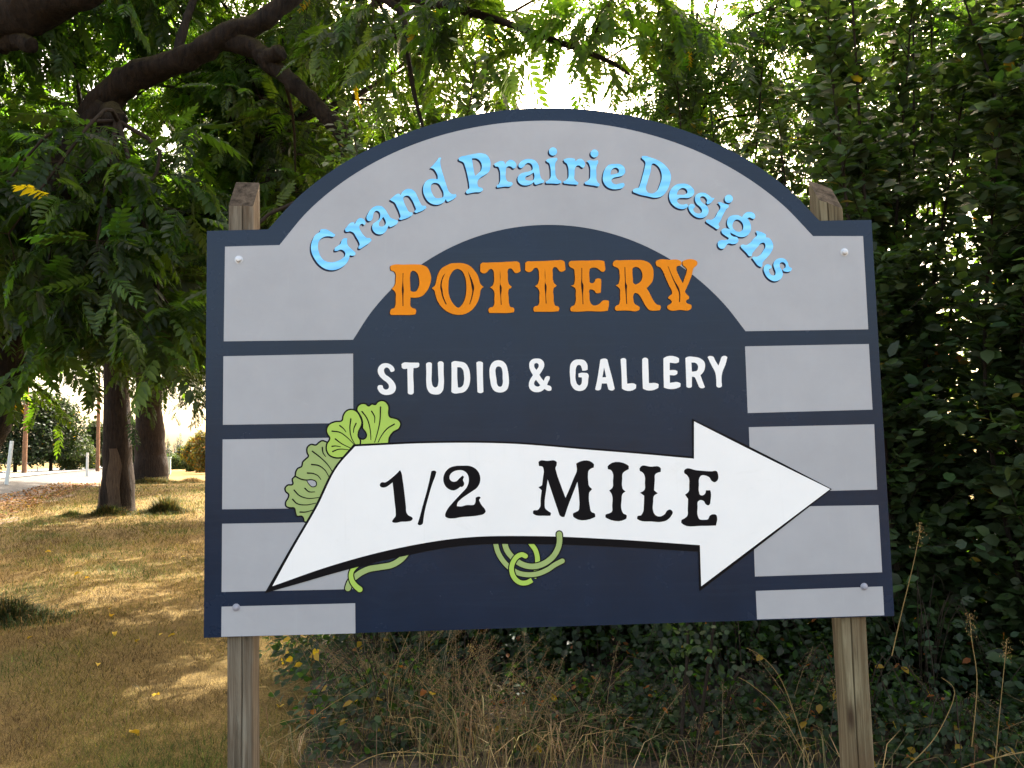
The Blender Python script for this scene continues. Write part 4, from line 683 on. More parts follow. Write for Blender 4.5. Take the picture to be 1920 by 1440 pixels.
cB = np.concatenate([in_ellipsoid(90, bB + (1.5, -1, 8.6), (7.2, 6, 4.8)), in_ellipsoid(14, bB + (3.5, -2, 4.6), (3.0, 2.5, .9))])
cC = np.concatenate([in_ellipsoid(100, bC + (2, -1, 9.5), (9, 7, 6.0)), in_ellipsoid(16, bC + (4.2, -3, 4.6), (3.4, 3, 1.2))])
wB = far_walnut(bB, .44, 7, 'walnut tree with a strip of bark missing low on its trunk, nearest on the lawn', cB[cB[:, 2] > 4.0], 9, -.15)
wC = far_walnut(bC, .82, 8, 'thick walnut tree behind the bare-patched trunk, beside the pale green box', cC[cC[:, 2] > 3.9], 10, -.2)
# bare wood where the bark is gone from the middle trunk
BARE = bark('bare_wood', (.05, .030, .020), (.13, .088, .06), None, 14)
def bare_patch(root, b, a0, a1, z0, z1, r):
    V, T = [], []; n, k = 9, 12
    for i in range(k):
        z = z0 + (z1 - z0) * i / (k - 1); lo, hi = a0 + .10 * math.sin(z * 5), a1 + .08 * math.sin(z * 4 + 2) - .25 * max(0, i - 8) / 3
        tq = np.linspace(0, 1, 200); zq = smooth_path([(0, 0, -.2), (0, 0, 1.0), (-.045, 0, 2.6), (-.15, .1, 4.6), (-.225, .2, 6.6)], 200); t_ = float(np.interp(z, zq[:, 2], tq)); cx_ = float(np.interp(z, zq[:, 2], zq[:, 0]))
        rr = (r + (r * .62 - r) * t_ ** .9 + .30 * r * math.exp(-t_ * 25 / 2.2)) * 1.10 + .004
        for j in range(n):
            a = lo + (hi - lo) * j / (n - 1); V.append((rr * math.sin(a) + cx_, -rr * math.cos(a), z))
    for i in range(k - 1):
        for j in range(n - 1): a = i * n + j; T += [(a, a + 1, a + n + 1), (a, a + n + 1, a + n)]
    link('bare_wood', np_mesh('bare_wood', np.array(V), np.array(T), smooth=True), BARE, root)
bare_patch(wB, bB, -.15, .62, .05, 1.75, .44)
bare_patch(wB, bB, -1.0, -.62, .02, .85, .44)
# ------------------------------------------------------------------ the hedge of leafy saplings behind and beside the sign
STEM = bark('sapling_bark', (.016, .010, .007), (.055, .040, .029), None, 20)
PLUM = (.040, .060, .023)
def sapling(x, y, h, rad, label, nst=8, ntw=52, nlv=22, limit=300, ls=.058, base=PLUM, low=.5, lean=(0, 0), group=None, kind='shrub', name='hedge_sapling', dens_top=1.0):
    b = np.array([x, y, float(ground_z(x, y))])
    root = empty(name, b, label, kind, group)
    pos, ax, up, sc, cl = [], [], [], [], []; tw = Soup()
    for s in range(nst):
        a = rng.uniform(0, 2 * math.pi); r0 = rng.uniform(0, .22) * rad; hh = h * rng.uniform(.72, 1.04)
        p0 = b + (r0 * math.cos(a), r0 * math.sin(a), -.05)
        sp_ = rad * rng.uniform(.25, .95); a2 = a + rng.normal(0, .5)
        top = b + (sp_ * math.cos(a2) + lean[0], sp_ * math.sin(a2) + lean[1], hh)
        mid = (p0 + top) / 2 + rng.normal(0, .12, 3) * (1, 1, .3)
        Q = smooth_path([p0, mid, top], 14)
        V, T = tube(Q, np.linspace(.024, .004, 14) * (h / 5) ** .5, 6)
        link('stem', np_mesh('stem', V - b, T, smooth=True), STEM, root)
        g = math.exp(rng.normal(0, .18))
        tt = low / h + (1 - low / h) * rng.random(ntw) ** 1.25
        f = tt * 13; i = np.minimum(f.astype(int), 12); st = Q[i] + (Q[i + 1] - Q[i]) * (f - i)[:, None]
        d = rng.normal(0, 1, (ntw, 3)); d[:, 2] = np.abs(d[:, 2]) * .5 + .25; d = unit(d)
        L = rng.uniform(.25, .8, ntw) * rad * (1.15 - .75 * tt)
        for j in range(ntw):
            n = max(4, int(nlv * (.5 + .8 * L[j] / rad) * (dens_top if tt[j] > .75 else 1)))
            u = (np.arange(n) + rng.uniform(.2, .8)) / n
            bend = np.array([0, 0, rng.uniform(-.25, .3)])
            P = st[j] + d[j] * L[j] * u[:, None] + bend * L[j] * (u ** 2)[:, None] + rng.normal(0, .006, (n, 3))
            if j % 2 == 0:
                V, T = tube(np.stack([st[j], P[n // 2], P[-1]]), [.0045, .003, .0015], 3, 0, False); tw.add(V, T, (.05, .04, .03))
            side = unit(np.cross(d[j], (0, 0, 1.0)))
            sg = np.where(np.arange(n) % 2 == 0, 1.0, -1.0)[:, None]
            A = unit(.75 * sg * side + .6 * d[j] + rng.normal(0, .28, (n, 3)) + (0, 0, -.10))
            pos.append(P + A * .012); ax.append(A); up.append(np.array([0, 0, .9]) + .45 * unit(np.array([0, -1.0, .2])) + rng.normal(0, .42, (n, 3)))
            sc.append(ls * rng.uniform(.6, 1.3, n)); cl.append(tints(n, np.array(base) * g, .25, .006, (.20, .13, .02)))
    pos, sc, cl = np.concatenate(pos), np.concatenate(sc), np.concatenate(cl)
    R = frames(np.concatenate(ax), np.concatenate(up))
    # leaves differ in width as well as in length
    R = R * np.stack([rng.uniform(.95, 1.35, len(pos)), np.ones(len(pos)), np.ones(len(pos))], 1)[:, None, :]
    link('twigs', tw.mesh('twigs', b), TWIG, root, 'stuff')
    place_leaves(root, 'leaf', [(OV, OT)], pos, R, sc, cl, LEAF_HEDGE, limit, b, base, .004)
    return root
HED = [(-.85, 6.5, 4.5, .75, 'leafy sapling of the hedge rising left of the middle above the arch of the sign'),
       (.05, 6.9, 4.5, .7, 'slender sapling of the hedge topping out above the highest point of the sign'),
       (.85, 6.4, 4.3, .75, 'hedge sapling rising above the sign just right of the top of its arch'),
       (1.75, 6.0, 4.6, .85, 'hedge sapling showing over the right slope of the sign arch'),
       (2.55, 5.5, 5.2, .9, 'hedge sapling standing right behind the right post of the sign'),
       (3.15, 4.9, 4.3, .75, 'low leafy hedge sapling just right of the board, pale leaves reaching past its edge'),
       (3.55, 4.75, 5.6, .8, 'hedge sapling at the right edge of the picture, nearest of the hedge'),
       (4.35, 5.6, 6.4, 1.0, 'tall hedge sapling filling the upper right corner')]
for i, (x, y, h, r, lab) in enumerate(HED):
    right = x > 2.3
    sapling(x, y, h, r, lab, nst=9 if right else 8, ntw=92 if right else 52, nlv=24 if right else 20, limit=300 if i != 4 else 250, ls=.087 if right else .068, low=.25 if right else .45, group='saplings of the hedge behind the sign')
BACK = [(-.3, 8.6, 4.7, .9, 'shaded hedge sapling of the second row behind the left half of the arch'),
        (.9, 8.7, 4.9, .95, 'shaded hedge sapling of the second row behind the top of the arch'),
        (2.0, 8.0, 5.6, 1.0, 'shaded hedge sapling of the second row behind the right slope of the arch'),
        (3.3, 7.4, 5.9, 1.1, 'shaded hedge sapling of the second row above the right post top'),
        (5.0, 6.0, 5.4, .95, 'hedge sapling just inside the right edge, behind the nearest one'),
        (6.1, 7.3, 6.3, 1.2, 'hedge sapling of the second row at the right edge of the picture'),
        (4.8, 7.0, 6.6, 1.2, 'shaded hedge sapling of the second row deep in the right side of the hedge'),
        (5.6, 8.4, 6.8, 1.3, 'hedge sapling furthest back on the right, its top against the sky')]
for x, y, h, r, lab in BACK:
    sapling(x, y, h, r, lab, nst=10, ntw=80, nlv=21, limit=120, ls=.075, low=.2, group='saplings of the hedge behind the sign')
# the hedge goes on along the lawn behind the sign: bigger bushy trees
for x, y, h, r, lab in [(-1.9, 11.5, 7.6, 1.5, 'bushy tree behind the left shoulder of the sign, nearest of those further along the hedge'),
                        (-3.2, 16, 9.5, 2.1, 'tall bushy tree further along the hedge, seen left of the arch'),
                        (.8, 12.5, 5.2, 1.7, 'bushy tree behind the hedge over the middle of the arch'),
                        (-5.6, 23, 10.5, 2.8, 'furthest bushy tree of the hedge, seen between the walnut limbs')]:
    sapling(x, y, h, r, lab, nst=10, ntw=70, nlv=24, limit=60, ls=.062 * (y / 8) ** .8, low=.3, kind='tree', name='bushy_tree', group='bushy trees along the hedge')
# young trees with feathery leaves standing over the hedge
def feather_tree(x, y, h, label, centres, lean=(0, 0)):
    b = np.array([x, y, float(ground_z(x, y))]); root = empty('feathery_tree', b, label, 'tree', 'feathery trees over the hedge')
    T0 = [b + (0, 0, -.1), b + (lean[0] * .3, lean[1] * .3, h * .35), b + (lean[0] * .7, lean[1] * .7, h * .7), b + (lean[0], lean[1], h)]
    link('trunk', limb_mesh([(T0, .075, .02, .3)], b, 9), BARK, root)
    crown(root, b, smooth_path(T0, 24)[8:], centres, 6, 7, .40, FR_LOCUST, (.032, .056, .016), 160, .55, 'leaf', .006)
feather_tree(1.9, 9.0, 6.6, 'feathery leaved tree over the hedge right of the arch top', np.concatenate([in_ellipsoid(24, (2.4, 8.6, 5.3), (1.7, 1.3, 1.1))]), (.2, -.2))
feather_tree(4.0, 8.6, 7.6, 'feathery leaved tree over the hedge in the upper right', np.concatenate([in_ellipsoid(44, (4.2, 8.2, 5.7), (2.0, 1.3, 1.7))]), (.1, -.3))

# ------------------------------------------------------------------ weeds at the foot of the hedge
def bramble(x, y, rx, ry, h, n, label, ls=.055, base=(.016, .030, .011), limit=220, name='bramble_bush', group='brambles at the foot of the hedge'):
    b = np.array([x, y, float(ground_z(x, y))]); root = empty(name, b, label, 'bush', group)
    canes = Soup(); pos, ax = [], []
    for k in range(13):
        a = rng.uniform(0, 2 * math.pi); d = np.array([math.cos(a) * rx, math.sin(a) * ry, 0]) * rng.uniform(.5, 1.1)
        Q = smooth_path([b + d * .1, b + d * .5 + (0, 0, h * rng.uniform(.7, 1.15)), b + d + (0, 0, h * rng.uniform(.1, .5))], 9)
        V, T = tube(Q, np.linspace(.004, .0015, 9), 4, 0, False); canes.add(V, T, (.05, .03, .02))
    link('canes', canes.mesh('canes', b), TWIG, root, 'stuff')
    v = unit(rng.normal(0, 1, (n, 3)) * (1, 1, .8)); v[:, 2] = np.abs(v[:, 2])
    rr = rng.uniform(.35, 1.0, (n, 1)) ** .6; lump = 1 + .22 * np.sin(5 * np.arctan2(v[:, 1], v[:, 0]) + x)[:, None] * (1 - v[:, 2:])
    pos = b + v * rr * lump * (rx, ry, h); A = unit(v * (1, 1, .2) + rng.normal(0, .5, (n, 3)) + (0, 0, -.25))
    up = v + (0, -.3, .6) + rng.normal(0, .35, (n, 3)); R = frames(A, up) * np.array([1.12, 1, 1])[None, None, :]
    place_leaves(root, 'leaf', [(OV, OT)], pos, R, ls * rng.uniform(.6, 1.3, n), tints(n, base, .3, .02, (.22, .07, .02)), LEAF, limit, b, base, .02)
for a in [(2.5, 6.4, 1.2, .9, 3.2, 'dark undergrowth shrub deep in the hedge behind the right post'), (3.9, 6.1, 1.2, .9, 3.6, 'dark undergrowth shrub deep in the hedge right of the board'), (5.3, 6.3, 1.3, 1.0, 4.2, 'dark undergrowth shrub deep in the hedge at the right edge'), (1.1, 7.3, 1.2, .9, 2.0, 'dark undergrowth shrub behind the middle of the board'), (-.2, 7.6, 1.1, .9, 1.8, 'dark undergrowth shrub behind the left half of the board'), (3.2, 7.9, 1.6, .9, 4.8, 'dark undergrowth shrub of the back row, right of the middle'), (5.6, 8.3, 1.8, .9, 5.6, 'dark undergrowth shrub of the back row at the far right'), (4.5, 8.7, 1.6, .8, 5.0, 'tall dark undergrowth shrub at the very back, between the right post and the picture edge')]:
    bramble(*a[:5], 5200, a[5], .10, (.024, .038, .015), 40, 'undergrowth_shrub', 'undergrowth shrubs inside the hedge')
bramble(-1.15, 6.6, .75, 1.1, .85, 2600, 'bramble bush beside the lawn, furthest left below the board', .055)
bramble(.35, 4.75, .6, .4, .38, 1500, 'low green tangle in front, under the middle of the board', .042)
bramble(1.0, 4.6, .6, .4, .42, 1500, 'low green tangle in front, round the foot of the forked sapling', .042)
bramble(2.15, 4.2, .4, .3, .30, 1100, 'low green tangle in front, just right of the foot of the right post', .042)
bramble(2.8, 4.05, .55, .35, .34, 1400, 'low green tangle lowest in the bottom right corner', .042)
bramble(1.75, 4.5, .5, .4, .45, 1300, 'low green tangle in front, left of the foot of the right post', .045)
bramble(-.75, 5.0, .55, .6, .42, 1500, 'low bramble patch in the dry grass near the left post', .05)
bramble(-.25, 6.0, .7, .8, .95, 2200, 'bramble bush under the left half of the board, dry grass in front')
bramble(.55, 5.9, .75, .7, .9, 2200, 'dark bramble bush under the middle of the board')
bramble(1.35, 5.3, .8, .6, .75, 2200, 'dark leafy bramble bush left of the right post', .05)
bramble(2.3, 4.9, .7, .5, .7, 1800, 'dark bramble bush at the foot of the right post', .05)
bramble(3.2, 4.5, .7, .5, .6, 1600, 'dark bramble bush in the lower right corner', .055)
# two bare sapling stems with a few leaves
ivy = empty('young_sapling', at(1285, 1450, 4.3) * (1, 1, 0), 'thin forked sapling with small round leaves under the board near the right post', 'sapling')
ib = np.array(ivy.location)
for P in ([at(1272, 1460, 4.3), at(1283, 1300, 4.35), at(1290, 1200, 4.4), at(1285, 1120, 4.4)], [at(1297, 1460, 4.3), at(1318, 1320, 4.3), at(1335, 1200, 4.35), at(1345, 1110, 4.4)], [at(1316, 1340, 4.3), at(1296, 1310, 4.35), at(1290, 1270, 4.4)]):
    V, T = tube(smooth_path(P, 12), np.linspace(.011, .006, 12), 6); link('stem', np_mesh('stem', V - ib, T, smooth=True), STEM, ivy)
_lp = np.array([at(u + rng.normal(0, 16), v + rng.normal(0, 14), 4.3 + rng.uniform(-.1, .1)) for u, v in [(1283, 1190), (1290, 1215), (1275, 1250), (1335, 1195), (1345, 1225), (1320, 1210), (1370, 1215), (1380, 1245), (1255, 1205), (1300, 1180)] * 7])
_a = unit(rng.normal(0, 1, (len(_lp), 3)) + (0, 0, -.3))
place_leaves(ivy, 'leaf', [(OV, OT)], _lp, frames(_a, rng.normal(0, .5, (len(_lp), 3)) + (0, -.8, .6)) * np.array([1.7, 1, 1])[None, None, :], rng.uniform(.026, .042, len(_lp)), tints(len(_lp), (.026, .044, .014), .25), LEAF_HEDGE, 60, ib, (.026, .044, .014))
# dry grass: clumps with seed heads
def blades(soup, root_pos, n, spread, h, w, cols, lean=.5, curl=.5):
    """bent grass blades: two triangles each"""
    p = root_pos + rng.normal(0, 1, (n, 3)) * (spread, spread, 0)
    p[:, 2] = ground_z(p[:, 0], p[:, 1]) - .01
    a = rng.uniform(0, 2 * math.pi, n); hh = h * rng.uniform(.5, 1.25, n); ln = hh * lean * rng.uniform(.1, 1.2, n)
    d = np.stack([np.cos(a), np.sin(a), np.zeros(n)], 1); s = np.stack([-np.sin(a), np.cos(a), np.zeros(n)], 1) * (w * rng.uniform(.6, 1.3, n))[:, None]
    m = p + d * (ln * .35)[:, None] + np.array([0, 0, 1]) * (hh * .6)[:, None]
    t = p + d * ln[:, None] + np.array([0, 0, 1]) * (hh * (1 - curl * lean * .3))[:, None]
    V = np.stack([p - s, p + s, m - s * .8, m + s * .8, t], 1).reshape(-1, 3)
    T = (np.array([(0, 1, 3), (0, 3, 2), (2, 3, 4)])[None] + (np.arange(n) * 5)[:, None, None]).reshape(-1, 3)
    soup.add(V, T, np.repeat(cols, 3, 0))
DRYC = (.215, .155, .076)
def seed_head(soup, tip, d, L, n, col):
    """panicle of small spikelets along the end of a stalk"""
    u = rng.random(n) ** .8
    P = tip - d * (L * (1 - u))[:, None] + rng.normal(0, 1, (n, 3)) * (.010 + .055 * L * (1 - u))[:, None]
    A = unit(d + rng.normal(0, .6, (n, 3)))
    batch(soup, DV * (.5, 1, 1), DT, P, frames(A, rng.normal(0, 1, (n, 3))), rng.uniform(.006, .014, n), tints(n, col, .25, 0))
def dry_clump(x, y, h, n, nh, label, spread=.14, col=DRYC, hl=.26, ns=110):
    b = np.array([x, y, float(ground_z(x, y))]); root = empty('grass_clump', b, label, 'grass clump', 'clumps of dry grass at the foot of the hedge')
    s = Soup(); blades(s, b, int(n * .8), spread * 1.4, h * .62, .0026, tints(int(n * .8), col, .45, .15, (.06, .09, .02)), 1.5, .8)
    link('blades', s.mesh('blades', b), LEAF_DRY, root, 'stuff')
    hd = Soup()
    for k in range(nh):
        p = b + rng.normal(0, 1, 3) * (spread, spread, 0); d = unit(rng.normal(0, .5, 3) * (1, 1, 0) + (0, 0, 1)); L = h * rng.uniform(.8, 1.3)
        Q = smooth_path([p, p + d * L * .55, p + d * L + (d[0] * .25 * L, d[1] * .25 * L, -.06 * L)], 8)
        V, T = tube(Q, np.linspace(.0022, .0011, 8), 3, 0, False); hd.add(V, T, np.array(col) * 1.1)
        seed_head(hd, Q[-1], unit(Q[-1] - Q[-3]), hl * rng.uniform(.7, 1.2), ns, np.array(col) * (1.0, .92, .9))
    link('seed_heads', hd.mesh('seed_heads', b), LEAF_DRY, root, 'stuff')
for a in [(-.62, 5.0, .68, 320, 26, 'feathery tan grass clump standing tallest under the left half of the board'),
          (-.35, 4.6, .58, 320, 26, 'tan grass clump with seed heads in front of the brambles, left of the middle'),
          (-.95, 5.5, .6, 260, 16, 'dry grass clump at the edge of the lawn in front of the bramble bush'),
          (-.02, 4.45, .5, 300, 20, 'seeding grass clump under the middle of the board, lowest in the picture'),
          (.32, 4.45, .48, 200, 12, 'grass clump with pale seed heads right of the middle'),
          (.95, 4.35, .40, 120, 7, 'grass clump left of the forked sapling'),
          (1.45, 4.25, .46, 130, 7, 'dry grass clump close to the left side of the right post'),
          (2.35, 4.1, .42, 120, 6, 'dry grass clump just right of the right post'),
          (2.75, 4.2, .46, 130, 6, 'dry grass clump in the bottom right corner'),
          (-1.15, 4.6, .28, 260, 4, 'short dry grass clump beside the left post')]: dry_clump(*a)
# single stalks that stand out
def stalk(pts, label, head=0, col=(.28, .195, .078), w=.0024):
    Q = smooth_path(pts, 16); b = Q[0].copy()
    root = empty('grass_stalk', b, label, 'grass stalk', 'tall dry grass stalks')
    s = Soup(); V, T = tube(Q, np.linspace(w, w * .5, 16), 5, 0, False); s.add(V, T, col)
    link('stem', s.mesh('stem', b), LEAF_DRY, root)
    if head:
        h = Soup(); seed_head(h, Q[-1], unit(Q[-1] - Q[-3]), head, 70, np.array(col) * 1.15); link('seed_head', h.mesh('seed_head', b), LEAF_DRY, root)
for pts, lab, hd in [
    ([at(1672, 1230, 3.6), at(1690, 1150, 3.6), at(1712, 1060, 3.6), at(1727, 985, 3.6)], 'tallest dry stalk with a seed head leaning right beside the board', .10),
    ([at(1822, 1400, 3.7), at(1832, 1280, 3.7), at(1822, 1200, 3.7), at(1818, 1150, 3.7)], 'upright seeding stalk right of the right post', .10),
    ([at(1865, 1440, 3.7), at(1875, 1330, 3.7), at(1888, 1200, 3.7)], 'seeding stalk nearest the right edge of the picture', .08),
    ([at(1530, 1460, 3.9), at(1500, 1400, 3.9), at(1455, 1325, 3.9), at(1410, 1285, 3.9), at(1385, 1270, 3.9)], 'long pale stalk leaning left towards the forked sapling', 0),
    ([at(1520, 1440, 4.0), at(1490, 1340, 4.0), at(1462, 1270, 4.0), at(1430, 1232, 4.0), at(1400, 1215, 4.0)], 'pale stalk bent over above the long leaning one', 0),
    ([at(500, 1400, 4.4), at(560, 1365, 4.4), at(630, 1315, 4.4), at(705, 1275, 4.4)], 'arching yellow stalk reaching right from beside the left post', 0),
    ([at(488, 1390, 4.4), at(500, 1368, 4.4), at(535, 1352, 4.4), at(580, 1344, 4.4)], 'short arching stalk touching the left post', 0),
    ([at(872, 1440, 4.1), at(855, 1370, 4.1), at(815, 1310, 4.1), at(782, 1268, 4.1)], 'straight dry stalk leaning left in the middle of the tan grass', 0),
    ([at(650, 1445, 3.9), at(700, 1418, 3.9), at(760, 1410, 3.9), at(880, 1420, 3.9)], 'long yellowish blade lying almost level low in the grass', 0),
    ([at(1020, 1440, 4.0), at(1032, 1390, 4.0), at(1043, 1358, 4.0), at(1052, 1395, 4.0), at(1065, 1445, 4.0)], 'dry stalk folded into a sharp peak under the middle of the board', 0),
    ([at(775, 1380, 4.2), at(770, 1350, 4.2), at(790, 1346, 4.2), at(830, 1362, 4.2)], 'curled dry blade in the tan grass', 0),
    ([at(1920, 1410, 3.6), at(1850, 1425, 3.6), at(1790, 1445, 3.6)], 'yellow blade bent across the bottom right corner', 0),
    ([at(1700, 1440, 3.7), at(1755, 1380, 3.7), at(1790, 1300, 3.7), at(1765, 1270, 3.7)], 'stalk arching over just right of the right post', 0),
    ([at(720, 1440, 4.6), at(745, 1250, 4.6), at(780, 1160, 4.6)], 'thin upright stalk crossing in front of the brambles on the left', .05),
    ([at(945, 1430, 4.4), at(925, 1300, 4.4), at(880, 1210, 4.4)], 'thin stalk with a small seed head leaning left below the board', .06)]:
    stalk(pts, lab, hd)

# ------------------------------------------------------------------ lawn: short dry blades, tufts round the trunks, fallen leaves
gs = Soup(); n = 330000
yy = 3.6 + 34 * rng.random(n) ** 2.3; xx = rng.uniform(-.72, .12, n) * yy + rng.uniform(-.3, .3, n)
keep = (xx < -.55 - .18 * (yy - 4.0)) | (rng.random(n) < .25)
L_ = -.94 * xx - .34 * yy
keep &= L_ < 5.9
xx, yy = xx[keep], yy[keep]; n = len(xx)
patch = np.sin(xx * 2.1 + 1.3 * np.sin(yy * 1.1)) * np.sin(yy * 1.7 + .8 * np.sin(xx * 2.3)) + rng.normal(0, .35, n)
base_c = np.where((patch > .35)[:, None], np.array((.052, .070, .010)), np.where((patch < -.35)[:, None], np.array((.076, .049, .017)), np.array((.108, .088, .014))))
colr = base_c * np.exp(rng.normal(0, .45, (n, 1)))
p0 = np.stack([xx, yy, ground_z(xx, yy) - .004], 1); a = rng.uniform(0, 2 * math.pi, n)
far = np.clip(yy / 6, .7, 4.5)
hh = .030 * np.exp(rng.normal(-.1, .5, n)) * (1 + .7 * (patch > .9)) * far ** .5; ln = hh * rng.uniform(.4, 2.0, n)
d = np.stack([np.cos(a), np.sin(a), np.zeros(n)], 1); sd = np.stack([-np.sin(a), np.cos(a), np.zeros(n)], 1) * (.0016 * rng.uniform(.6, 1.5, n) * far)[:, None]
V = np.stack([p0 - sd, p0 + sd, p0 + d * ln[:, None] + np.array([0, 0, 1]) * hh[:, None]], 1).reshape(-1, 3)
gs.add(V, np.arange(n * 3).reshape(-1, 3), np.clip(colr, .01, .7))
link('lawn_grass', gs.mesh('lawn_grass'), LEAF_DRY, None, 'stuff')
def tuft(name, c, rx, ry, h, n, base, w=.006):
    s = Soup(); v = rng.normal(0, .5, (n, 2)); P = np.stack([c[0] + v[:, 0] * rx, c[1] + v[:, 1] * ry, np.zeros(n)], 1)
    blades(s, P, n, 0, h * (.25 + 1.1 * np.exp(-2.2 * (v ** 2).sum(1) / .5)), w, tints(n, base, .4, .25, (.22, .14, .05)), 1.4, .7)
    link(name, s.mesh(name), LEAF_DRY, None, 'stuff')
tuft('trunk_grass', bB + (.0, -.55, 0), .9, .4, .30, 3200, (.055, .070, .022), .006)
tuft('trunk_grass', bB + (1.25, .1, 0), .62, .45, .52, 3400, (.050, .064, .022), .006)
tuft('trunk_grass', bB + (-1.0, -.4, 0), .5, .3, .22, 1300, (.055, .085, .022), .006)
tuft('trunk_grass', bC + (.6, -1.0, 0), 2.2, .6, .34, 3200, (.10, .10, .035), .009)
tuft('trunk_grass', bC + (2.1, -.3, 0), 1.0, .7, .3, 1500, (.16, .11, .05), .009)
tuft('trunk_grass', hit(5, 1165), .6, .5, .28, 2600, (.045, .060, .020), .005)
YL = leafy('yellow_leaf', .3, .6, .2, (1.2, 1.1, .5))
leaf_me = []
for k in range(5):
    c = np.array((.62, .42, .04)) * random.uniform(.7, 1.1)
    me = np_mesh('fallen_leaf', OV * (.75 + .1 * k, 1, 1 + .8 * k), OT, np.broadcast_to(c, (len(OT), 3))); me.materials.append(YL); leaf_me.append(me)
for u, v, lab in [(168, 1087, 'yellow leaf on the lawn below the middle trunk, right of a close pair'), (150, 1077, 'yellow leaf on the lawn below the middle trunk, left of a close pair'),
                  (206, 1147, 'upper of two yellow leaves almost touching in the middle of the lawn'), (207, 1158, 'lower of two yellow leaves almost touching in the middle of the lawn'),
                  (215, 1191, 'single yellow leaf just below the two that almost touch'), (61, 1199, 'yellow leaf on the lawn below the dark tuft at the left edge'),
                  (306, 1193, 'yellow leaf near the lower left corner of the board, left of a pair'), (329, 1195, 'yellow leaf near the lower left corner of the board, right of a pair'),
                  (183, 1251, 'pale yellow leaf in the shaded lawn, midway down'), (287, 1315, 'yellow leaf in the shaded lawn left of the left post'),
                  (241, 1383, 'yellow leaf lowest on the shaded lawn near the bottom edge'), (339, 1048, 'yellow leaf on the lawn beside the left edge of the board'),
                  (548, 1229, 'yellow leaf lying just right of the left post under the board'), (526, 1335, 'pale curled leaf right of the left post beside the brambles'),
                  (95, 1038, 'yellow leaf farthest up the lawn, in the sunlit patch'), (262, 1205, 'yellow leaf on the lawn midway between the middle and the board corner')]:
    P = hit(u, v); o = link('fallen_leaf', random.choice(leaf_me))
    o.location = P + (0, 0, .03); o.rotation_euler = (random.uniform(-.4, .4), random.uniform(-.5, .5), random.uniform(0, 6.28)); s_ = random.uniform(.07, .10); o.scale = (s_, s_, s_)
    tag(o, lab, 'leaf', 'yellow leaves fallen on the lawn')
cr = Soup(); n = 5000                                     # crumbs of litter on the bank
l_ = rng.uniform(5.2, 6.9, n); s0 = rng.uniform(8, 45, n); P = np.stack([UD[0] * s0 + ND[0] * l_, UD[1] * s0 + ND[1] * l_], 1)
pos = np.stack([P[:, 0], P[:, 1], ground_z(P[:, 0], P[:, 1]) + .03], 1)
batch(cr, OV, OT, pos, frames(unit(rng.normal(0, 1, (n, 3)) * (1, 1, .3)), rng.normal(0, .4, (n, 3)) + (0, 0, 1)), rng.uniform(.06, .13, n), tints(n, (.16, .085, .04), .4, .1))
link('fallen_litter', cr.mesh('fallen_litter'), LEAF_DRY, None, 'stuff')

# ------------------------------------------------------------------ beside the road
def box(bm, c, s, rot=None):
    m = Matrix.Translation(c) @ (rot or Matrix.Identity(4)) @ Matrix.Diagonal((*s, 1)); return bmesh.ops.create_cube(bm, size=1, matrix=m)
def bm_obj(name, bm, mat, parent=None, bevel=0):
    if bevel: bmesh.ops.bevel(bm, geom=bm.edges[:], offset=bevel, segments=2, affect='EDGES', clamp_overlap=True)
    me = bpy.data.meshes.new(name); bm.to_mesh(me); bm.free(); return link(name, me, mat, parent)
POSTW = plain('white_plastic', (.62, .63, .60), .5, 0, .12, 9)
REFL = plain('reflector', (.75, .75, .72), .25, 0, .05, 9)
def delineator(px, py, top, label, lean=0.0, w=.11):
    P = hit(px, py); dist = P[1]; h = (py - top) / FPX * dist
    root = empty('marker_post', P, label, 'marker post', 'white marker posts along the road'); root.rotation_euler = (0, lean, .3)
    bm = bmesh.new()
    prof = [(-w / 2, 0), (-w / 4, -.02), (w / 4, -.02), (w / 2, 0), (w / 2, .012), (w / 4, -.008), (-w / 4, -.008), (-w / 2, .012)]
    lo = [bm.verts.new((x, y, -.1)) for x, y in prof]; hi = [bm.verts.new((x * .92, y, h)) for x, y in prof]
    for i in range(8): j = (i + 1) % 8; bm.faces.new((lo[i], lo[j], hi[j], hi[i]))
    bm.faces.new(hi); bm_obj('post_body', bm, POSTW, root)
    bm = bmesh.new(); box(bm, (0, -.026, h * .88), (w * .5, .006, h * .1)); bm_obj('reflector', bm, REFL, root, .002)
delineator(12, 909, 827, 'white marker post leaning right beside the road, nearest one at the left edge', .09, .16)
delineator(163, 894, 849, 'upright white marker post beside the road left of the bare-patched trunk', .01, .16)
delineator(50, 884, 863, 'short pale marker post across the road beside the utility pole', 0, .14)
delineator(70, 884, 862, 'thin short marker post across the road right of the utility pole', -.06, .10)
POLEW = bark('pole_wood', (.13, .065, .035), (.30, .17, .10), None, 6)
def utility_pole(px, py, h, r, label, lean=0.0):
    P = hit(px, py); root = empty('utility_pole', P, label, 'utility pole'); root.rotation_euler = (0, lean, .35)
    V, T = tube([(0, 0, -.3), (0, 0, h * .5), (0, 0, h)], [r, r * .85, r * .7], 14); link('pole', np_mesh('pole', V, T, smooth=True), POLEW, root)
    bm = bmesh.new(); box(bm, (0, -.16, h - .7), (2.4, .1, .12)); bm_obj('crossarm', bm, POLEW, root, .01)
    for x in (-1.05, -.4, .4, 1.05):
        V, T = tube([(x, -.16, h - .64), (x, -.16, h - .55), (x, -.16, h - .48)], [.03, .05, .03], 8); link('insulator', np_mesh('insulator', V, T, smooth=True), STEEL, root)
    return P
q1 = utility_pole(45, 888, 9.5, .17, 'brown wooden utility pole standing across the road at the left', .012)
q2 = utility_pole(183, 884, 9.0, .15, 'dark utility pole far along the road, half hidden by the bare-patched trunk')
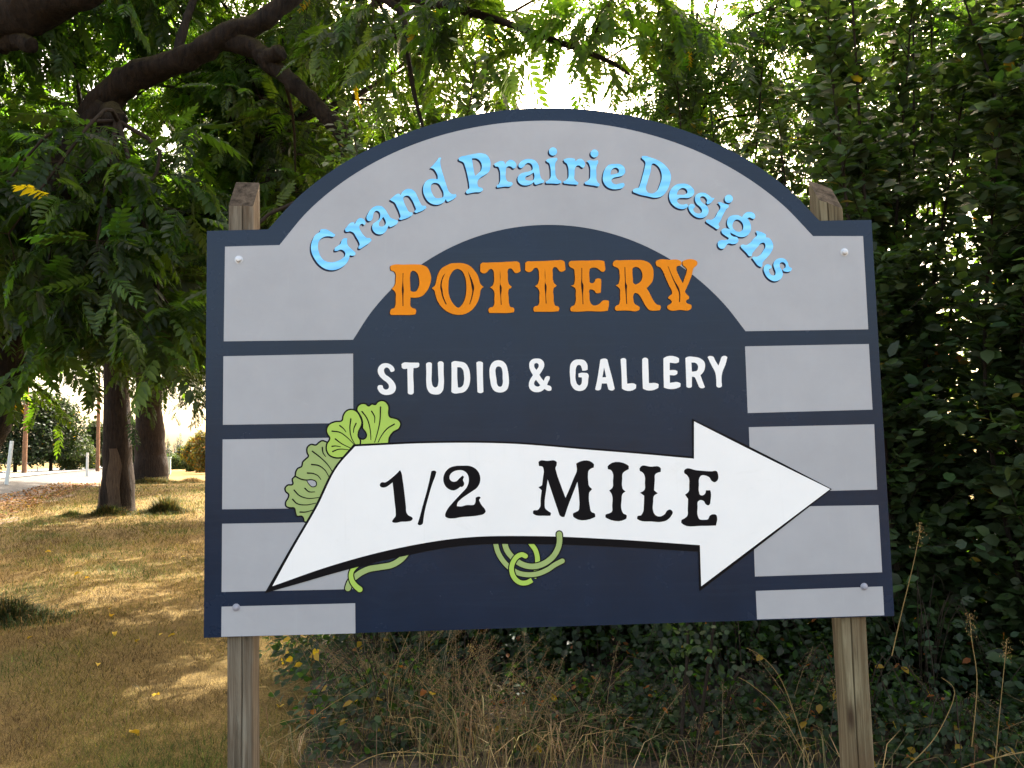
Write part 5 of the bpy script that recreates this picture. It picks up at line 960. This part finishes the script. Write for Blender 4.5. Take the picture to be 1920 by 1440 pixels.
WIRE = plain('wire', (.05, .05, .055), .6, 0, .1, 5)
for k, (dx, dz) in enumerate(((-1.0, -.45), (1.0, -.45), (0, -2.2))):
    a_ = q1 + (dx, -.16, 9.5 + dz); b_ = q2 + (dx, -.16, 9.0 + dz)
    for p_, r_ in ((a_, b_),):
        t_ = np.linspace(0, 1, 24)[:, None]; Q = p_ + (r_ - p_) * t_; Q[:, 2] -= 1.1 * (4 * t_ * (1 - t_))[:, 0]
        V, T = tube(Q, .02, 4, 0, False); o = link('power_line', np_mesh('power_line', V, T), WIRE)
        tag(o, ('thin power line on the left end of the crossarms', 'thin power line on the right end of the crossarms', 'lowest thin line strung between the two utility poles')[k], 'power line', 'power lines along the road')
PED = plain('pale_green_enamel', (.42, .50, .42), .5, 0, .08, 6)
P = hit(314, 890); d_ = P[1]
ped = empty('utility_box', P, 'pale green utility box on the lawn right of the thick trunk', 'utility box'); ped.rotation_euler = (0, 0, .3)
w_, h_ = 11 / FPX * d_, 33 / FPX * d_
bm = bmesh.new(); box(bm, (0, 0, h_ * .46), (w_, w_, h_ * .92)); bm_obj('cabinet', bm, PED, ped, .02)
bm = bmesh.new(); box(bm, (0, 0, h_ * .96), (w_ * 1.15, w_ * 1.15, h_ * .09)); bm_obj('lid', bm, PED, ped, .02)
bm = bmesh.new(); box(bm, (0, -w_ * .51, h_ * .5), (w_ * .7, .02, h_ * .6)); bm_obj('door', bm, PED, ped, .006)

# ------------------------------------------------------------------ trees and bushes in the distance
def blob_tree(name, base, h, r, label, cat, base_c, n=12000, ls=.35, trunk=.2, group=None, bottom=.12, lobes=24, yc=(.4, .24, .03), yf=.01):
    b = np.asarray(base, float); root = empty(name, b, label, cat, group)
    V, T = tube([b + (0, 0, -.3), b + (0, 0, h * .35), b + (.2, 0, h * .7)], [trunk, trunk * .7, trunk * .3], 8); link('trunk', np_mesh('trunk', V - b, T, smooth=True), BARK2, root)
    cen = in_ellipsoid(lobes, b + (0, 0, h * (.5 + bottom / 2)), (r * .75, r * .75, h * (.5 - bottom / 2) * .85)); k = rng.integers(0, lobes, n)
    v = unit(rng.normal(0, 1, (n, 3))); rr = r * .42 * rng.random((n, 1)) ** .4
    pos = cen[k] + v * rr; pos[:, 2] = np.maximum(pos[:, 2], b[2] + .1)
    s = Soup(); batch(s, DV * (1.3, 1, 1), DT, pos, frames(unit(rng.normal(0, 1, (n, 3))), v + (0, 0, .7) + rng.normal(0, .4, (n, 3))), ls * rng.uniform(.6, 1.3, n), tints(n, base_c, .3, yf, yc))
    link('crown', s.mesh('crown', b), LEAF_FAR, root)
for px, py, h, r, lab, c, kw in [
    (-60, 884, 13, 5.0, 'dark tree across the road, cut by the left edge of the picture', (.018, .030, .014), {}),
    (28, 886, 11, 4.6, 'dark tree across the road behind the utility pole', (.018, .030, .014), {}),
    (95, 884, 6.6, 3.2, 'dark round tree across the road right of the utility pole', (.019, .031, .013), {}),
    (138, 882, 2.6, 1.9, 'pale green bushy tree across the road left of the second marker post', (.040, .055, .020), {}),
    (172, 880, 4.6, 1.7, 'light green tree across the road beside the far pole', (.036, .052, .018), {}),
    (236, 879, 5.2, 2.4, 'tree across the road seen between the two walnut trunks', (.030, .046, .018), {}),
    (334, 880, 1.6, 1.2, 'small pale green bush at the far end of the lawn', (.06, .085, .028), {}),
    (358, 884, 2.3, 1.2, 'dark green bush at the far end of the lawn next to the board', (.055, .07, .02), {}),
    (374, 886, 2.7, 1.3, 'yellowish bush at the far end of the lawn touching the edge of the board', (.11, .11, .022), {'yf': .15, 'yc': (.32, .14, .02)}),
    (402, 888, 3.6, 1.6, 'orange tinted bush at the end of the hedge behind the left edge of the board', (.10, .088, .020), {'yf': .2, 'yc': (.26, .11, .015)})]:
    P = hit(px, py); f_ = 1.0
    blob_tree('broadleaf_tree' if px < 300 else 'bush', P, h * f_ if h < 7 else h, r * f_ if h < 7 else r, lab, 'tree' if px < 300 else 'bush', c, ls=.27 * (P[1] / 70) ** .5 if h > 4 else .17, trunk=.16 if h > 4 else .05, group=None, bottom=-.02, **kw)
# the far wood of firs: one mass
fs = Soup()
for k in range(460):
    a = rng.uniform(-.62, .5); D = rng.uniform(380, 480); x, y = D * math.sin(a), D * math.cos(a); h = rng.uniform(8, 13); r = h * .17; m = 150
    u = rng.random(m) ** .7; th = rng.uniform(0, 6.28, m); rad = r * (1.02 - u) * rng.uniform(.5, 1.15, m)
    pos = np.stack([x + rad * np.cos(th), y + rad * np.sin(th), .3 + h * (.06 + .94 * u)], 1)
    batch(fs, DV * (1.5, 1, 1), DT, pos, frames(np.stack([np.cos(th), np.sin(th), np.full(m, -.4)], 1), np.tile((0, 0, 1.0), (m, 1)) + rng.normal(0, .3, (m, 3))), h * .10 * (1.25 - u), tints(m, (.030, .046, .044), .25, 0))  # bluish haze of the distance is put into the fir colour
    V, T = tube([(x, y, 0), (x, y, h * .9)], [.3, .05], 5); fs.add(V, T, (.06, .05, .045))
link('distant_fir_wood', fs.mesh('distant_fir_wood'), LEAF_FAR, None, 'stuff')
